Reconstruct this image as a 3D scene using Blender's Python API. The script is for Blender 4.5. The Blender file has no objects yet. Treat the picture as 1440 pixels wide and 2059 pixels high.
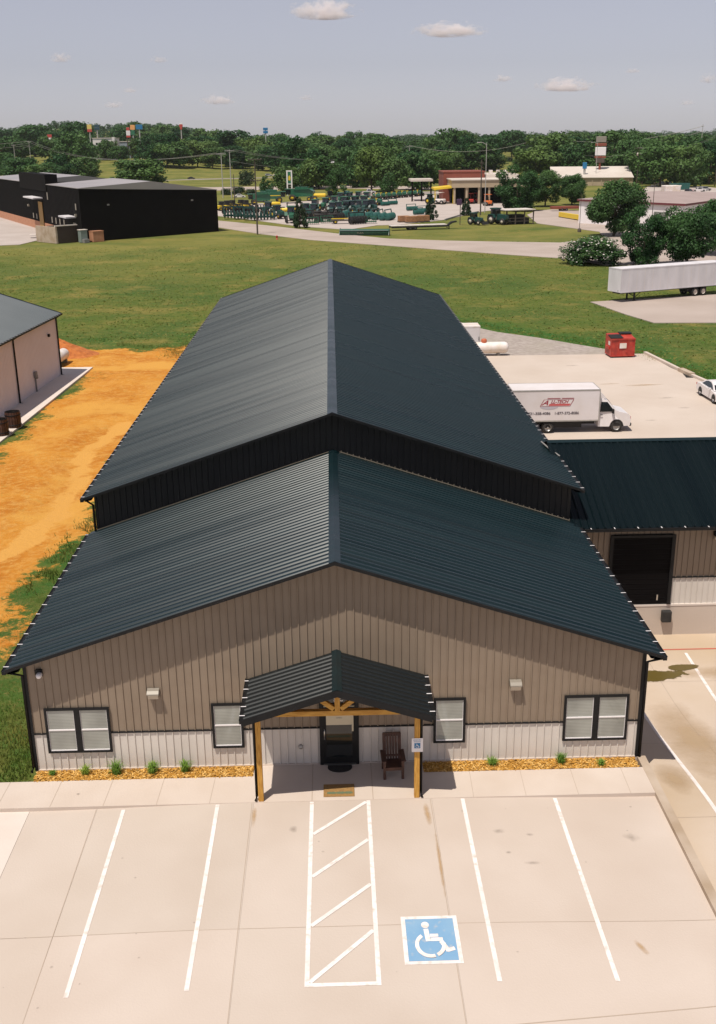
import bpy, math, random
import numpy as np
from math import sin, cos, pi, radians
from mathutils import Vector, Matrix, noise as mn

# ------------------------------------------------------------------ camera
CF, CPT, CYW, CRL = 2128.6631, 0.3347, 0.0225, -0.0115
CPOS = np.array([0.052, -27.9833, 17.8203])
_fw = np.array([sin(CYW)*cos(CPT), cos(CYW)*cos(CPT), -sin(CPT)])
_r = np.array([cos(CYW), -sin(CYW), 0.0]); _u = np.cross(_r, _fw)
_r2 = _r*cos(CRL)+_u*sin(CRL); _u2 = -_r*sin(CRL)+_u*cos(CRL)
scene = bpy.context.scene
COL = scene.collection
cam_d = bpy.data.cameras.new("camera"); cam = bpy.data.objects.new("camera", cam_d); COL.objects.link(cam)
cam_d.sensor_fit = 'VERTICAL'; cam_d.sensor_height = 24; cam_d.sensor_width = 24
cam_d.lens = 24*CF/2059.0
cam_d.clip_start = 0.5; cam_d.clip_end = 20000
M = Matrix(((_r2[0], _u2[0], -_fw[0]), (_r2[1], _u2[1], -_fw[1]), (_r2[2], _u2[2], -_fw[2])))
cam.matrix_world = Matrix.Translation(Vector(CPOS)) @ M.to_4x4()
scene.camera = cam

# ------------------------------------------------------------------ sun, sky, exposure
SUN_DIR = Vector((0.74, 1.0, -3.0)).normalized()      # the way the light travels
sun_d = bpy.data.lights.new("sun", 'SUN'); sun = bpy.data.objects.new("sun", sun_d); COL.objects.link(sun)
sun_d.energy = 4.6; sun_d.angle = radians(0.5); sun_d.color = (1.0, 0.93, 0.83)
sun.rotation_euler = SUN_DIR.to_track_quat('-Z', 'Y').to_euler()
sun.location = (-40, -60, 150)
w = bpy.data.worlds.new("World"); scene.world = w; w.use_nodes = True
nt = w.node_tree; bg = nt.nodes['Background']
sky = nt.nodes.new('ShaderNodeTexSky'); sky.sky_type = 'NISHITA'; sky.sun_disc = False
el = math.asin(-SUN_DIR.z)
sky.sun_elevation = el
sky.sun_rotation = math.atan2(-SUN_DIR.x, -SUN_DIR.y)
sky.altitude = 200; sky.air_density = 1.0; sky.dust_density = 0.6; sky.ozone_density = 1.0
hs = nt.nodes.new('ShaderNodeHueSaturation'); hs.inputs['Saturation'].default_value = 0.28
tint = nt.nodes.new('ShaderNodeMix'); tint.data_type = 'RGBA'; tint.blend_type = 'MULTIPLY'
tint.inputs[0].default_value = 1.0; tint.inputs[7].default_value = (0.945, 0.925, 1.045, 1)
nt.links.new(sky.outputs[0], hs.inputs['Color']); nt.links.new(hs.outputs[0], tint.inputs[6])
nt.links.new(tint.outputs[2], bg.inputs[0]); bg.inputs[1].default_value = 0.088
vs = scene.view_settings
vs.view_transform = 'Standard'; vs.look = 'None'; vs.exposure = 0.0; vs.gamma = 1.0; vs.use_curve_mapping = False
scene.cycles.volume_bounces = 10
scene.cycles.max_bounces = 12
scene.cycles.diffuse_bounces = 3; scene.cycles.glossy_bounces = 3; scene.cycles.transmission_bounces = 3; scene.cycles.transparent_max_bounces = 8

# ------------------------------------------------------------------ helpers
def ray(px, py):
    return _fw+_r2*(px-720)/CF+_u2*(1029.5-py)/CF
def G(px, py, z=-1.0):
    """ground point under a pixel of the photograph, on the level z"""
    d = ray(px, py); t = (z-CPOS[2])/d[2]; p = CPOS+d*t
    return Vector((p[0], p[1], z))
def sstep(a, b, x):
    t = min(1.0, max(0.0, (x-a)/(b-a))); return t*t*(3-2*t)
def lerp(a, b, t): return a+(b-a)*t
def nz(x, y, s, seed=0.0): return mn.noise(Vector((x*s+seed, y*s-seed*1.7, seed)))

class MB:
    def __init__(s): s.v = []; s.f = []; s.m = []; s.sm = []
    def add(s, vs_, fs, m=0, smooth=False):
        n = len(s.v); s.v += [tuple(v) for v in vs_]
        for f in fs: s.f.append(tuple(i+n for i in f)); s.m.append(m); s.sm.append(smooth)
    def box(s, x0, x1, y0, y1, z0, z1, m=0):
        if x0 > x1: x0, x1 = x1, x0
        if y0 > y1: y0, y1 = y1, y0
        if z0 > z1: z0, z1 = z1, z0
        s.add([(x0,y0,z0),(x1,y0,z0),(x1,y1,z0),(x0,y1,z0),(x0,y0,z1),(x1,y0,z1),(x1,y1,z1),(x0,y1,z1)],
              [(0,3,2,1),(4,5,6,7),(0,1,5,4),(1,2,6,5),(2,3,7,6),(3,0,4,7)], m)
        return s
    def bbox(s, x0, x1, y0, y1, z0, z1, b, m=0):
        """box with its edges chamfered by b"""
        V = []; pts = {}
        X = (x0, x1); Y = (y0, y1); Z = (z0, z1)
        for i in (0,1):
            for j in (0,1):
                for k in (0,1):
                    cx, cy, cz = X[i], Y[j], Z[k]
                    sx, sy, sz = (b if i == 0 else -b), (b if j == 0 else -b), (b if k == 0 else -b)
                    pts[(i,j,k,0)] = len(V); V.append((cx, cy+sy, cz+sz))
                    pts[(i,j,k,1)] = len(V); V.append((cx+sx, cy, cz+sz))
                    pts[(i,j,k,2)] = len(V); V.append((cx+sx, cy+sy, cz))
        P = pts; F = []
        def q(a, b_, c, d, flip): F.append((a,b_,c,d) if not flip else (d,c,b_,a))
        for i in (0,1): q(P[i,0,0,0],P[i,1,0,0],P[i,1,1,0],P[i,0,1,0], i == 0)
        for j in (0,1): q(P[0,j,0,1],P[1,j,0,1],P[1,j,1,1],P[0,j,1,1], j == 1)
        for k in (0,1): q(P[0,0,k,2],P[1,0,k,2],P[1,1,k,2],P[0,1,k,2], k == 0)
        for j in (0,1):
            for k in (0,1): q(P[0,j,k,1],P[1,j,k,1],P[1,j,k,2],P[0,j,k,2], (j+k) % 2 == 1)
        for i in (0,1):
            for k in (0,1): q(P[i,0,k,0],P[i,1,k,0],P[i,1,k,2],P[i,0,k,2], (i+k) % 2 == 0)
        for i in (0,1):
            for j in (0,1): q(P[i,j,0,0],P[i,j,1,0],P[i,j,1,1],P[i,j,0,1], (i+j) % 2 == 1)
        for i in (0,1):
            for j in (0,1):
                for k in (0,1):
                    t = (P[i,j,k,0],P[i,j,k,1],P[i,j,k,2]); F.append(t if (i+j+k) % 2 == 1 else t[::-1])
        s.add(V, F, m); return s
    def bar(s, a, b, w_, h=None, m=0, up=(0,0,1)):
        """square bar from a to b"""
        h = w_ if h is None else h
        a = Vector(a); b = Vector(b); d = (b-a).normalized(); u = Vector(up)
        if abs(d.dot(u)) > 0.98: u = Vector((0,1,0))
        x = d.cross(u).normalized(); u = x.cross(d)
        V = []
        for p in (a, b):
            for sx, su in ((-1,-1),(1,-1),(1,1),(-1,1)): V.append(p+x*sx*w_/2+u*su*h/2)
        s.add(V, [(0,1,2,3)[::-1],(4,5,6,7),(0,1,5,4),(1,2,6,5),(2,3,7,6),(3,0,4,7)], m); return s
    def tube(s, path, r, n=8, m=0, caps=True, smooth=True):
        P = [Vector(p) for p in path]; R = r if isinstance(r, (list, tuple)) else [r]*len(P)
        V = []; F = []
        for i, p in enumerate(P):
            d = (P[min(i+1, len(P)-1)]-P[max(i-1, 0)]).normalized()
            u = Vector((0,0,1)) if abs(d.z) < 0.9 else Vector((0,1,0))
            x = d.cross(u).normalized(); y = x.cross(d)
            for k in range(n):
                a = 2*pi*k/n; V.append(p+x*cos(a)*R[i]+y*sin(a)*R[i])
        for i in range(len(P)-1):
            for k in range(n):
                F.append((i*n+k, i*n+(k+1) % n, (i+1)*n+(k+1) % n, (i+1)*n+k))
        s.add(V, F, m, smooth)
        if caps:
            s.add(V[:n], [tuple(range(n))[::-1]], m); s.add(V[-n:], [tuple(range(n))], m)
        return s
    def prism(s, poly, axis, a0, a1, m=0, smooth=False):
        """2-D polygon extruded along an axis: 'y' takes (x,z), 'x' takes (y,z), 'z' takes (x,y)"""
        n = len(poly)
        def P(p, a): return {'y': (p[0], a, p[1]), 'x': (a, p[0], p[1]), 'z': (p[0], p[1], a)}[axis]
        V = [P(p, a0) for p in poly]+[P(p, a1) for p in poly]
        s.add(V, [tuple(range(n))[::-1], tuple(range(n, 2*n))], m)
        s.add(V, [(i, (i+1) % n, n+(i+1) % n, n+i) for i in range(n)], m, smooth)
        return s
    def lathe(s, prof, c=(0,0,0), axis='z', n=20, m=0, smooth=True, caps=True):
        """prof = list of (radius, along)"""
        V = []; F = []
        for r_, h in prof:
            for k in range(n):
                a = 2*pi*k/n; p = (cos(a)*r_, sin(a)*r_)
                q = {'z': (p[0], p[1], h), 'x': (h, p[0], p[1]), 'y': (p[0], h, p[1])}[axis]
                V.append((q[0]+c[0], q[1]+c[1], q[2]+c[2]))
        for i in range(len(prof)-1):
            for k in range(n): F.append((i*n+k, i*n+(k+1) % n, (i+1)*n+(k+1) % n, (i+1)*n+k))
        s.add(V, F, m, smooth)
        if prof[0][0] > 1e-4 and caps: s.add(V[:n], [tuple(range(n))[::-1]], m)
        if prof[-1][0] > 1e-4 and caps: s.add(V[-n:], [tuple(range(n))], m)
        return s
    def mesh(s, name, mats):
        me = bpy.data.meshes.new(name); me.from_pydata(s.v, [], s.f)
        for x in (mats if isinstance(mats, (list, tuple)) else [mats]): me.materials.append(x)
        me.polygons.foreach_set('material_index', s.m); me.polygons.foreach_set('use_smooth', s.sm)
        me.update(); return me
    def build(s, name, mats, parent=None):
        o = bpy.data.objects.new(name, s.mesh(name, mats)); COL.objects.link(o)
        if parent is not None: o.parent = parent
        return o

def tag(o, label=None, cat=None, group=None, kind=None):
    if label: o['label'] = label
    if cat: o['category'] = cat
    if group: o['group'] = group
    if kind: o['kind'] = kind
    return o
def thing(name, label, cat, loc=(0,0,0), rz=0.0, group=None):
    o = bpy.data.objects.new(name, None); COL.objects.link(o)
    o.empty_display_size = 0.3; o.location = loc; o.rotation_euler = (0,0,rz)
    return tag(o, label, cat, group)
def struct(o): o['kind'] = 'structure'; return o
def kids(o): return KIDS.get(o.name, [])
def copy_tree(o, parent=None):
    c = o.copy(); COL.objects.link(c)
    if parent is not None: c.parent = parent
    for ch in list(o.children): copy_tree(ch, c)
    return c
def dup(o, loc, rz=0.0, label=None, scale=None, group=None):
    c = copy_tree(o); c.location = loc; c.rotation_euler = (0,0,rz)
    if label: c['label'] = label
    if group: c['group'] = group
    if scale: c.scale = scale if isinstance(scale, (tuple, list)) else (scale,)*3
    return c

# ------------------------------------------------------------------ materials
def mat(name, c, rough=0.7, metal=0.0, c2=None, scale=2.0, detail=4.0, c3=None, scale3=0.3, bump=0.0, bscale=None, spec=0.5, coat=0.0, coat_rough=0.1, rnd=0.0, stretch=None, contrast=(0.35, 0.65), rvar=0.0):
    m = bpy.data.materials.new(name); m.use_nodes = True
    t = m.node_tree; N = t.nodes; L = t.links
    b = N['Principled BSDF']; b.inputs['Roughness'].default_value = rough; b.inputs['Metallic'].default_value = metal
    b.inputs['Specular IOR Level'].default_value = spec; b.inputs['Coat Weight'].default_value = coat; b.inputs['Coat Roughness'].default_value = coat_rough
    b.inputs['Base Color'].default_value = (*c, 1)
    tc = N.new('ShaderNodeTexCoord'); vec = tc.outputs['Object']
    if stretch:
        mp = N.new('ShaderNodeMapping'); mp.inputs['Scale'].default_value = stretch; L.new(vec, mp.inputs[0]); vec = mp.outputs[0]
    out = None
    def noisefac(sc, det, lo, hi):
        n = N.new('ShaderNodeTexNoise'); n.inputs['Scale'].default_value = sc; n.inputs['Detail'].default_value = det; L.new(vec, n.inputs['Vector'])
        r = N.new('ShaderNodeMapRange'); r.inputs['From Min'].default_value = lo; r.inputs['From Max'].default_value = hi; L.new(n.outputs['Fac'], r.inputs['Value'])
        return r.outputs[0]
    if c2:
        mx = N.new('ShaderNodeMix'); mx.data_type = 'RGBA'; mx.inputs[6].default_value = (*c, 1); mx.inputs[7].default_value = (*c2, 1)
        f = noisefac(scale, detail, *contrast); L.new(f, mx.inputs[0]); out = mx.outputs[2]
        if rvar:
            rr = N.new('ShaderNodeMapRange'); rr.inputs['To Min'].default_value = rough-rvar; rr.inputs['To Max'].default_value = rough+rvar; L.new(f, rr.inputs['Value']); L.new(rr.outputs[0], b.inputs['Roughness'])
    if c3:
        mx = N.new('ShaderNodeMix'); mx.data_type = 'RGBA'; mx.inputs[7].default_value = (*c3, 1)
        if out: L.new(out, mx.inputs[6])
        else: mx.inputs[6].default_value = (*c, 1)
        L.new(noisefac(scale3, 5.0, 0.45, 0.75), mx.inputs[0]); out = mx.outputs[2]
    if rnd:
        oi = N.new('ShaderNodeObjectInfo'); r = N.new('ShaderNodeMapRange'); r.inputs['To Min'].default_value = 1-rnd; r.inputs['To Max'].default_value = 1+rnd; L.new(oi.outputs['Random'], r.inputs['Value'])
        h = N.new('ShaderNodeHueSaturation'); L.new(r.outputs[0], h.inputs['Value'])
        r2 = N.new('ShaderNodeMapRange'); r2.inputs['To Min'].default_value = 0.5+rnd*0.08; r2.inputs['To Max'].default_value = 0.5-rnd*0.08; L.new(oi.outputs['Random'], r2.inputs['Value']); L.new(r2.outputs[0], h.inputs['Hue'])
        if out: L.new(out, h.inputs['Color'])
        else: h.inputs['Color'].default_value = (*c, 1)
        out = h.outputs[0]
    if out: L.new(out, b.inputs['Base Color'])
    if bump:
        n = N.new('ShaderNodeTexNoise'); n.inputs['Scale'].default_value = bscale or scale*3; n.inputs['Detail'].default_value = 5; L.new(vec, n.inputs['Vector'])
        bp = N.new('ShaderNodeBump'); bp.inputs['Strength'].default_value = 1.0; bp.inputs['Distance'].default_value = bump; L.new(n.outputs['Fac'], bp.inputs['Height']); L.new(bp.outputs[0], b.inputs['Normal'])
    return m

M_ROOF = mat('dark_roof_metal', (0.0024,0.0120,0.0148), 0.31, 0.0, (0.0046,0.0168,0.0200), 0.9, 6, c3=(0.005,0.012,0.014), scale3=2.6, spec=0.50, stretch=(0.05,1.5,0.05), rvar=0.05)
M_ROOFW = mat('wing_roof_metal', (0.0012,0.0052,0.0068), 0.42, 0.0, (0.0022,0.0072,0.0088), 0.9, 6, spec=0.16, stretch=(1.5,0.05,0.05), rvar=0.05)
M_ROOFC = mat('charcoal_roof_metal', (0.008,0.0105,0.0115), 0.36, 0.0, (0.011,0.014,0.015), 0.5, 7, spec=0.3)
M_TRIM = mat('black_trim', (0.006,0.007,0.008), 0.5, 0.0, (0.010,0.010,0.011), 3, spec=0.25)
M_CLAY = mat('clay_wall_panel', (0.262,0.203,0.150), 0.5, 0, (0.242,0.186,0.136), 0.6, 5, c3=(0.228,0.173,0.126), scale3=1.4, spec=0.35)
M_WHITEP = mat('stone_white_panel', (0.62,0.575,0.525), 0.5, 0, (0.56,0.515,0.468), 0.8, 5, spec=0.35)
M_DARKP = mat('charcoal_wall_panel', (0.016,0.016,0.017), 0.5, 0, (0.02,0.02,0.02), 1, spec=0.3)
M_CONC = mat('pale_concrete', (0.550,0.470,0.408), 0.85, 0, (0.512,0.432,0.368), 0.35, 8, c3=(0.485,0.402,0.338), scale3=0.18, rnd=0.03, bump=0.004, bscale=18, spec=0.25, contrast=(0.3,0.7))
M_WALK = mat('sidewalk_concrete', (0.58,0.495,0.43), 0.85, 0, (0.52,0.43,0.36), 0.6, 8, bump=0.004, bscale=18, spec=0.25, contrast=(0.3,0.75))
M_APRON = mat('bright_concrete', (0.66,0.585,0.53), 0.85, 0, (0.61,0.53,0.47), 0.5, 6, spec=0.25)
M_YARD = mat('yard_concrete', (0.46,0.40,0.365), 0.85, 0, (0.41,0.35,0.315), 0.15, 6, spec=0.25)
M_CURB = mat('curb_concrete', (0.47,0.38,0.30), 0.85, 0, (0.36,0.27,0.19), 0.8, 6, spec=0.25)
M_DRIVE = mat('driveway_concrete', (0.58,0.49,0.42), 0.85, 0, (0.52,0.41,0.31), 0.22, 8, c3=(0.47,0.36,0.25), scale3=0.15, bump=0.004, bscale=18, spec=0.25, contrast=(0.3,0.7))
M_JOINT = mat('joint_line', (0.40,0.325,0.26), 0.9, 0, (0.40,0.31,0.24), 1.5)  # darker tone of the saw-cut joint lines
M_PAINT = mat('white_paint', (0.80,0.73,0.71), 0.7, 0, (0.56,0.48,0.41), 6.0, 12, c3=(0.70,0.63,0.59), scale3=1.0, spec=0.3, contrast=(0.50,0.74))
M_BLUE = mat('blue_paint', (0.19,0.35,0.53), 0.7, 0, (0.45,0.45,0.45), 5.0, 10, c3=(0.24,0.39,0.54), scale3=1.2, spec=0.3, contrast=(0.58,0.8))
M_RED = mat('red_line_paint', (0.50,0.10,0.06), 0.7, 0, (0.42,0.12,0.08), 4)
M_ROAD = mat('old_road', (0.42,0.35,0.31), 0.9, 0, (0.36,0.295,0.255), 0.12, 6, spec=0.2)
M_HWY = mat('highway_asphalt', (0.30,0.265,0.24), 0.9, 0, (0.26,0.22,0.19), 0.05, 4, spec=0.2)
M_GRAVEL = mat('gravel', (0.40,0.345,0.31), 0.95, 0, (0.29,0.245,0.22), 2.2, 8, c3=(0.33,0.29,0.24), scale3=0.3, bump=0.03, bscale=6, spec=0.2)
M_MULCH = mat('wood_chips', (0.56,0.29,0.055), 0.9, 0, (0.36,0.17,0.03), 14, 3, bump=0.03, bscale=16, spec=0.2)
M_WOOD = mat('cedar_timber', (0.60,0.33,0.07), 0.65, 0, (0.42,0.20,0.035), 4, 6, stretch=(6,6,0.8), spec=0.3)
M_WOODX = mat('cedar_beam', (0.60,0.33,0.07), 0.65, 0, (0.42,0.20,0.035), 4, 6, stretch=(0.8,6,6), spec=0.3)
M_BROWN = mat('brown_stained_wood', (0.10,0.045,0.03), 0.55, 0, (0.06,0.028,0.02), 6, 5, spec=0.4)
M_BLACK = mat('matt_black', (0.010,0.010,0.010), 0.7)
M_RUBBER = mat('tyre_rubber', (0.018,0.017,0.016), 0.8, 0, (0.03,0.027,0.025), 5)
M_STEEL = mat('brushed_steel', (0.55,0.53,0.50), 0.35, 0.9)
M_GALV = mat('galvanised', (0.45,0.44,0.42), 0.5, 0.6, (0.38,0.37,0.35), 6)
M_GLASSD = mat('dark_glass', (0.010,0.014,0.016), 0.05, 0, spec=0.8)
M_WHITE = mat('white_vehicle_paint', (0.74,0.70,0.70), 0.35, 0, (0.70,0.655,0.645), 1.2, 6, spec=0.5, coat=0.3)
M_VANW = mat('white_box_panel', (0.70,0.655,0.66), 0.45, 0, (0.655,0.60,0.59), 0.9, 6, spec=0.4)
M_TRAIL = mat('faded_white_trailer', (0.70,0.67,0.69), 0.5, 0, (0.60,0.575,0.59), 0.9, 7, stretch=(1,1,0.3), spec=0.35)
M_TANK = mat('white_tank_paint', (0.78,0.72,0.70), 0.4, 0, (0.66,0.56,0.45), 1.2, 5)
M_DUMP = mat('red_dumpster_paint', (0.44,0.035,0.022), 0.5, 0, (0.30,0.03,0.02), 2.2, 7, c3=(0.50,0.07,0.04), scale3=3)
M_LENS = mat('frosted_lens', (0.46,0.40,0.32), 0.4)
M_BRONZE = mat('light_housing', (0.27,0.24,0.20), 0.5, 0.1)
M_PINK = mat('pale_wall_panel', (0.80,0.71,0.71), 0.55, 0, (0.76,0.67,0.67), 0.5, 5, spec=0.3)
M_GREYROOF = mat('slate_roof_metal', (0.055,0.072,0.082), 0.4, 0, (0.065,0.082,0.092), 0.5, spec=0.5)
M_WHROOF = mat('weathered_roof_metal', (0.34,0.31,0.31), 0.42, 0.0, (0.28,0.26,0.265), 0.08, 5, spec=0.6)
M_BWALL = mat('black_cladding', (0.0045,0.0035,0.0038), 0.75, 0, (0.006,0.005,0.005), 0.4, spec=0.08)
M_BRICKP = mat('orange_brick', (0.50,0.24,0.14), 0.85, 0, (0.42,0.19,0.10), 1.5, 5)
M_TANDOOR = mat('ochre_door', (0.34,0.19,0.04), 0.6)
M_BARKM = mat('bark', (0.11,0.085,0.06), 0.9, 0, (0.07,0.05,0.035), 4, 5)
M_POLEW = mat('weathered_pole', (0.10,0.08,0.065), 0.9, 0, (0.07,0.055,0.045), 3)
M_POLEG = mat('grey_pole', (0.40,0.38,0.36), 0.7)
M_WIRE = mat('pale_wire', (0.26,0.25,0.22), 0.5, 0.5)
M_GREENM = mat('green_machine_paint', (0.015,0.115,0.055), 0.4, 0, (0.012,0.085,0.045), 2, coat=0.3)
M_DGREEN = mat('dark_green_machine', (0.010,0.060,0.048), 0.45, 0, (0.012,0.042,0.038), 2)
M_YELL = mat('yellow_machine_paint', (0.72,0.50,0.03), 0.45)
M_ORANGE = mat('orange_machine_paint', (0.70,0.16,0.03), 0.45)
M_REDM = mat('red_machine_paint', (0.45,0.04,0.03), 0.45)
M_TAN = mat('tan_wall', (0.43,0.34,0.235), 0.75, 0, (0.38,0.295,0.20), 0.3)
M_LTROOF = mat('pale_flat_roof', (0.60,0.54,0.48), 0.7, 0, (0.54,0.47,0.41), 0.1)
M_REDWALL = mat('rust_red_wall', (0.235,0.062,0.036), 0.7, 0, (0.20,0.05,0.03), 0.4)
M_PKROOF = mat('pinkish_roof', (0.36,0.28,0.26), 0.7, 0, (0.32,0.245,0.225), 0.2)
M_SIGNW = mat('sign_white', (0.78,0.74,0.74), 0.5)
M_SIGNB = mat('sign_blue', (0.02,0.17,0.36), 0.5)
M_SIGNDK = mat('sign_dark_blue', (0.02,0.06,0.09), 0.5)
M_SIGNR = mat('sign_red', (0.50,0.06,0.05), 0.5)
M_SIGNO = mat('sign_orange', (0.75,0.36,0.12), 0.5)
M_SIGNY = mat('sign_yellow', (0.70,0.52,0.16), 0.5)
M_SIGNG = mat('sign_green', (0.02,0.14,0.07), 0.5)
M_RUSTMARK = mat('dark_red_lettering', (0.30,0.04,0.06), 0.5)
M_REDMARK = mat('red_lettering', (0.52,0.09,0.09), 0.5)
M_GREYMARK = mat('grey_lettering', (0.10,0.085,0.10), 0.5)
M_PALEMARK = mat('pale_shadow_lettering', (0.47,0.44,0.49), 0.5)
M_GREY = mat('mid_grey', (0.22,0.21,0.20), 0.6)

def leaf_mat(name, c, c2, rnd=0.35, scale=0.9):
    m = mat(name, c, 0.6, 0, c2, scale, 3, rnd=rnd, spec=0.25)
    N = m.node_tree.nodes; L = m.node_tree.links; b = N['Principled BSDF']
    tr = N.new('ShaderNodeBsdfTranslucent'); ad = N.new('ShaderNodeMixShader'); ad.inputs[0].default_value = 0.22
    src = b.inputs['Base Color'].links[0].from_socket; L.new(src, tr.inputs[0])
    L.new(b.outputs[0], ad.inputs[1]); L.new(tr.outputs[0], ad.inputs[2]); L.new(ad.outputs[0], N['Material Output'].inputs[0])
    return m
M_LEAF = leaf_mat('broad_leaves', (0.058,0.132,0.032), (0.026,0.076,0.022), 0.42)
M_LEAFY = leaf_mat('yellow_green_leaves', (0.082,0.150,0.032), (0.040,0.095,0.026), 0.3)
M_LEAFN = leaf_mat('near_tree_leaves', (0.054,0.124,0.032), (0.024,0.066,0.020), 0.22, 1.6)
M_LEAFD = leaf_mat('evergreen_leaves', (0.022,0.046,0.020), (0.034,0.062,0.024), 0.2)
M_LEAFW = leaf_mat('far_wood_leaves', (0.056,0.115,0.042), (0.028,0.070,0.030), 0.0, 0.03)
M_BLADE = leaf_mat('grass_blades', (0.090,0.170,0.027), (0.22,0.20,0.047), 0.0, 0.35)
M_TUFT = leaf_mat('tuft_blades', (0.26,0.40,0.06), (0.16,0.28,0.045), 0.25, 4)
M_FLOWER = mat('white_blossom', (0.66,0.62,0.56), 0.7)

# ------------------------------------------------------------------ terrain
def drive_z(y):
    if y <= 12: return lerp(-0.12, -1.30, sstep(-4.5, 6.0, y))
    return lerp(-1.30, -1.0, sstep(12, 26, y))
def far_rise(x, y):
    d = math.hypot(x, y)
    if d < 480: return 0.0
    hill = 7*sstep(620, 1000, d)+20*sstep(900, 2300, d)
    az = math.atan2(x, y)
    k = 0.55+1.25*sstep(-0.05, -0.17, az)*sstep(-0.36, -0.22, az)+0.35*sstep(0.02, 0.14, az)
    return hill*k*(1+0.35*nz(az*9, d*0.002, 1.0, 3.3))
def hgt(x, y):
    a = lerp(-0.06, -1.0, sstep(5, 48, y)) if y > -0.4 else -0.30
    if y < 0.6: a = lerp(-0.30, -0.06, sstep(-0.9, 0.3, y))
    b = drive_z(y)-0.12
    t = sstep(8.0, 8.8, x)
    z = lerp(a, b, t) if y < 66 else lerp(a, -1.0, t)
    return z+far_rise(x, y)

DIRT = [G(*p, -0.55) for p in ((118,700),(185,690),(300,694),(360,688),(402,676),(300,840),(195,1000),(190,1050),(140,1100),(78,1175),(48,1250),(34,1330),(-60,1430),(-120,1200),(-60,960),(0,893),(110,800),(188,742),(120,738))]
DIRT = [(p.x, p.y) for p in DIRT]
WASH = [G(*p, -0.55) for p in ((250,835),(215,862),(180,890),(163,915),(160,940),(164,958),(138,985),(118,1020),(104,1045),(72,1070),(30,1110),(-20,1130))]
WASH = [(p.x, p.y) for p in WASH]
GRAV = [G(*p) for p in ((910,640),(945,655),(1000,667),(1080,678),(1150,690),(1222,702),(1228,722),(1000,722),(900,716))]
LUSH = [[(p.x, p.y) for p in (G(*q) for q in L_)] for L_ in (
    ((905,640),(960,652),(1060,668),(1150,682),(1220,698)), ((1290,705),(1360,735),(1440,760)))]
LUSHN = [[(p.x, p.y) for p in (G(*q, -0.5) for q in L_)] for L_ in (((190,672),(260,684),(330,690),(400,655)),((350,705),(385,680)),((195,1045),(120,1140),(75,1200)),((-40,1530),(50,1540),(62,1500)))]
def seg_dist(x, y, P):
    best = 1e9
    for (ax, ay), (bx, by) in zip(P[:-1], P[1:]):
        dx, dy = bx-ax, by-ay; t = max(0, min(1, ((x-ax)*dx+(y-ay)*dy)/(dx*dx+dy*dy+1e-9)))
        best = min(best, math.hypot(x-ax-t*dx, y-ay-t*dy))
    return best
def inside(x, y, P):
    c = False; j = len(P)-1
    for i in range(len(P)):
        if (P[i][1] > y) != (P[j][1] > y) and x < (P[j][0]-P[i][0])*(y-P[i][1])/(P[j][1]-P[i][1])+P[i][0]: c = not c
        j = i
    return c
def dirt_mask(x, y):
    if not (-48 < x < -6 and -12 < y < 95): return 0.0
    d = seg_dist(x, y, DIRT+DIRT[:1])
    d = d if inside(x, y, DIRT) else -d
    return sstep(-1.6, 2.2, d+1.6*nz(x, y, 0.35, 5)+0.8*nz(x, y, 1.1, 9))

def axis_coords(lo, hi, step, far_lo, far_hi, g=1.12):
    a = [lo]; s = step
    while a[-1] < hi: a.append(a[-1]+step)
    b = [a[-1]]; s = step
    while b[-1] < far_hi: s = min(s*g, 140); b.append(b[-1]+s)
    c = [lo]; s = step
    while c[-1] > far_lo: s = min(s*g, 140); c.append(c[-1]-s)
    return c[:0:-1]+a+b[1:]
XS = axis_coords(-42, 36, 0.8, -3600, 3600); YS = axis_coords(-14, 92, 0.8, -400, 4200)
verts = []; dirt = []; lush = []; wash = []; dry = []
for y in YS:
    for x in XS:
        z = hgt(x, y)-0.06; dm = dirt_mask(x, y); wm = 0.0; lm = 0.0
        if dm > 0 or (-48 < x < -6 and -12 < y < 95):
            wd = seg_dist(x, y, WASH)+0.5*nz(x, y, 0.5, 2)
            wm = sstep(1.3, 0.15, wd)
            z += dm*(0.10*nz(x, y, 0.30, 7)+0.05*nz(x, y, 1.0, 4)) - 0.16*sstep(1.8, 0.3, abs(wd-0.5))*dm
        if -45 < x < 60 and -20 < y < 130:
            for P in LUSH: lm = max(lm, sstep(4.5, 0.4, seg_dist(x, y, P)+1.2*nz(x, y, 0.5, 8)))
            for P in LUSHN: lm = max(lm, 0.7*sstep(1.8, 0.2, seg_dist(x, y, P)+1.2*nz(x, y, 0.6, 8)))
        verts.append((x, y, z)); dirt.append(dm); lush.append(lm); wash.append(wm)
        dry.append(sstep(110, 200, y+18*nz(x, y, 0.03, 1))*0.8)
nx, ny = len(XS), len(YS)
faces = [(j*nx+i, j*nx+i+1, (j+1)*nx+i+1, (j+1)*nx+i) for j in range(ny-1) for i in range(nx-1)]
me = bpy.data.meshes.new("ground"); me.from_pydata(verts, [], faces)
for nm, dat in (('dirt', dirt), ('lush', lush), ('wash', wash), ('dry', dry)):
    a = me.attributes.new(nm, 'FLOAT', 'POINT'); a.data.foreach_set('value', dat)
me.polygons.foreach_set('use_smooth', [True]*len(faces))
ground = bpy.data.objects.new("ground", me); COL.objects.link(ground); struct(ground)

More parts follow.
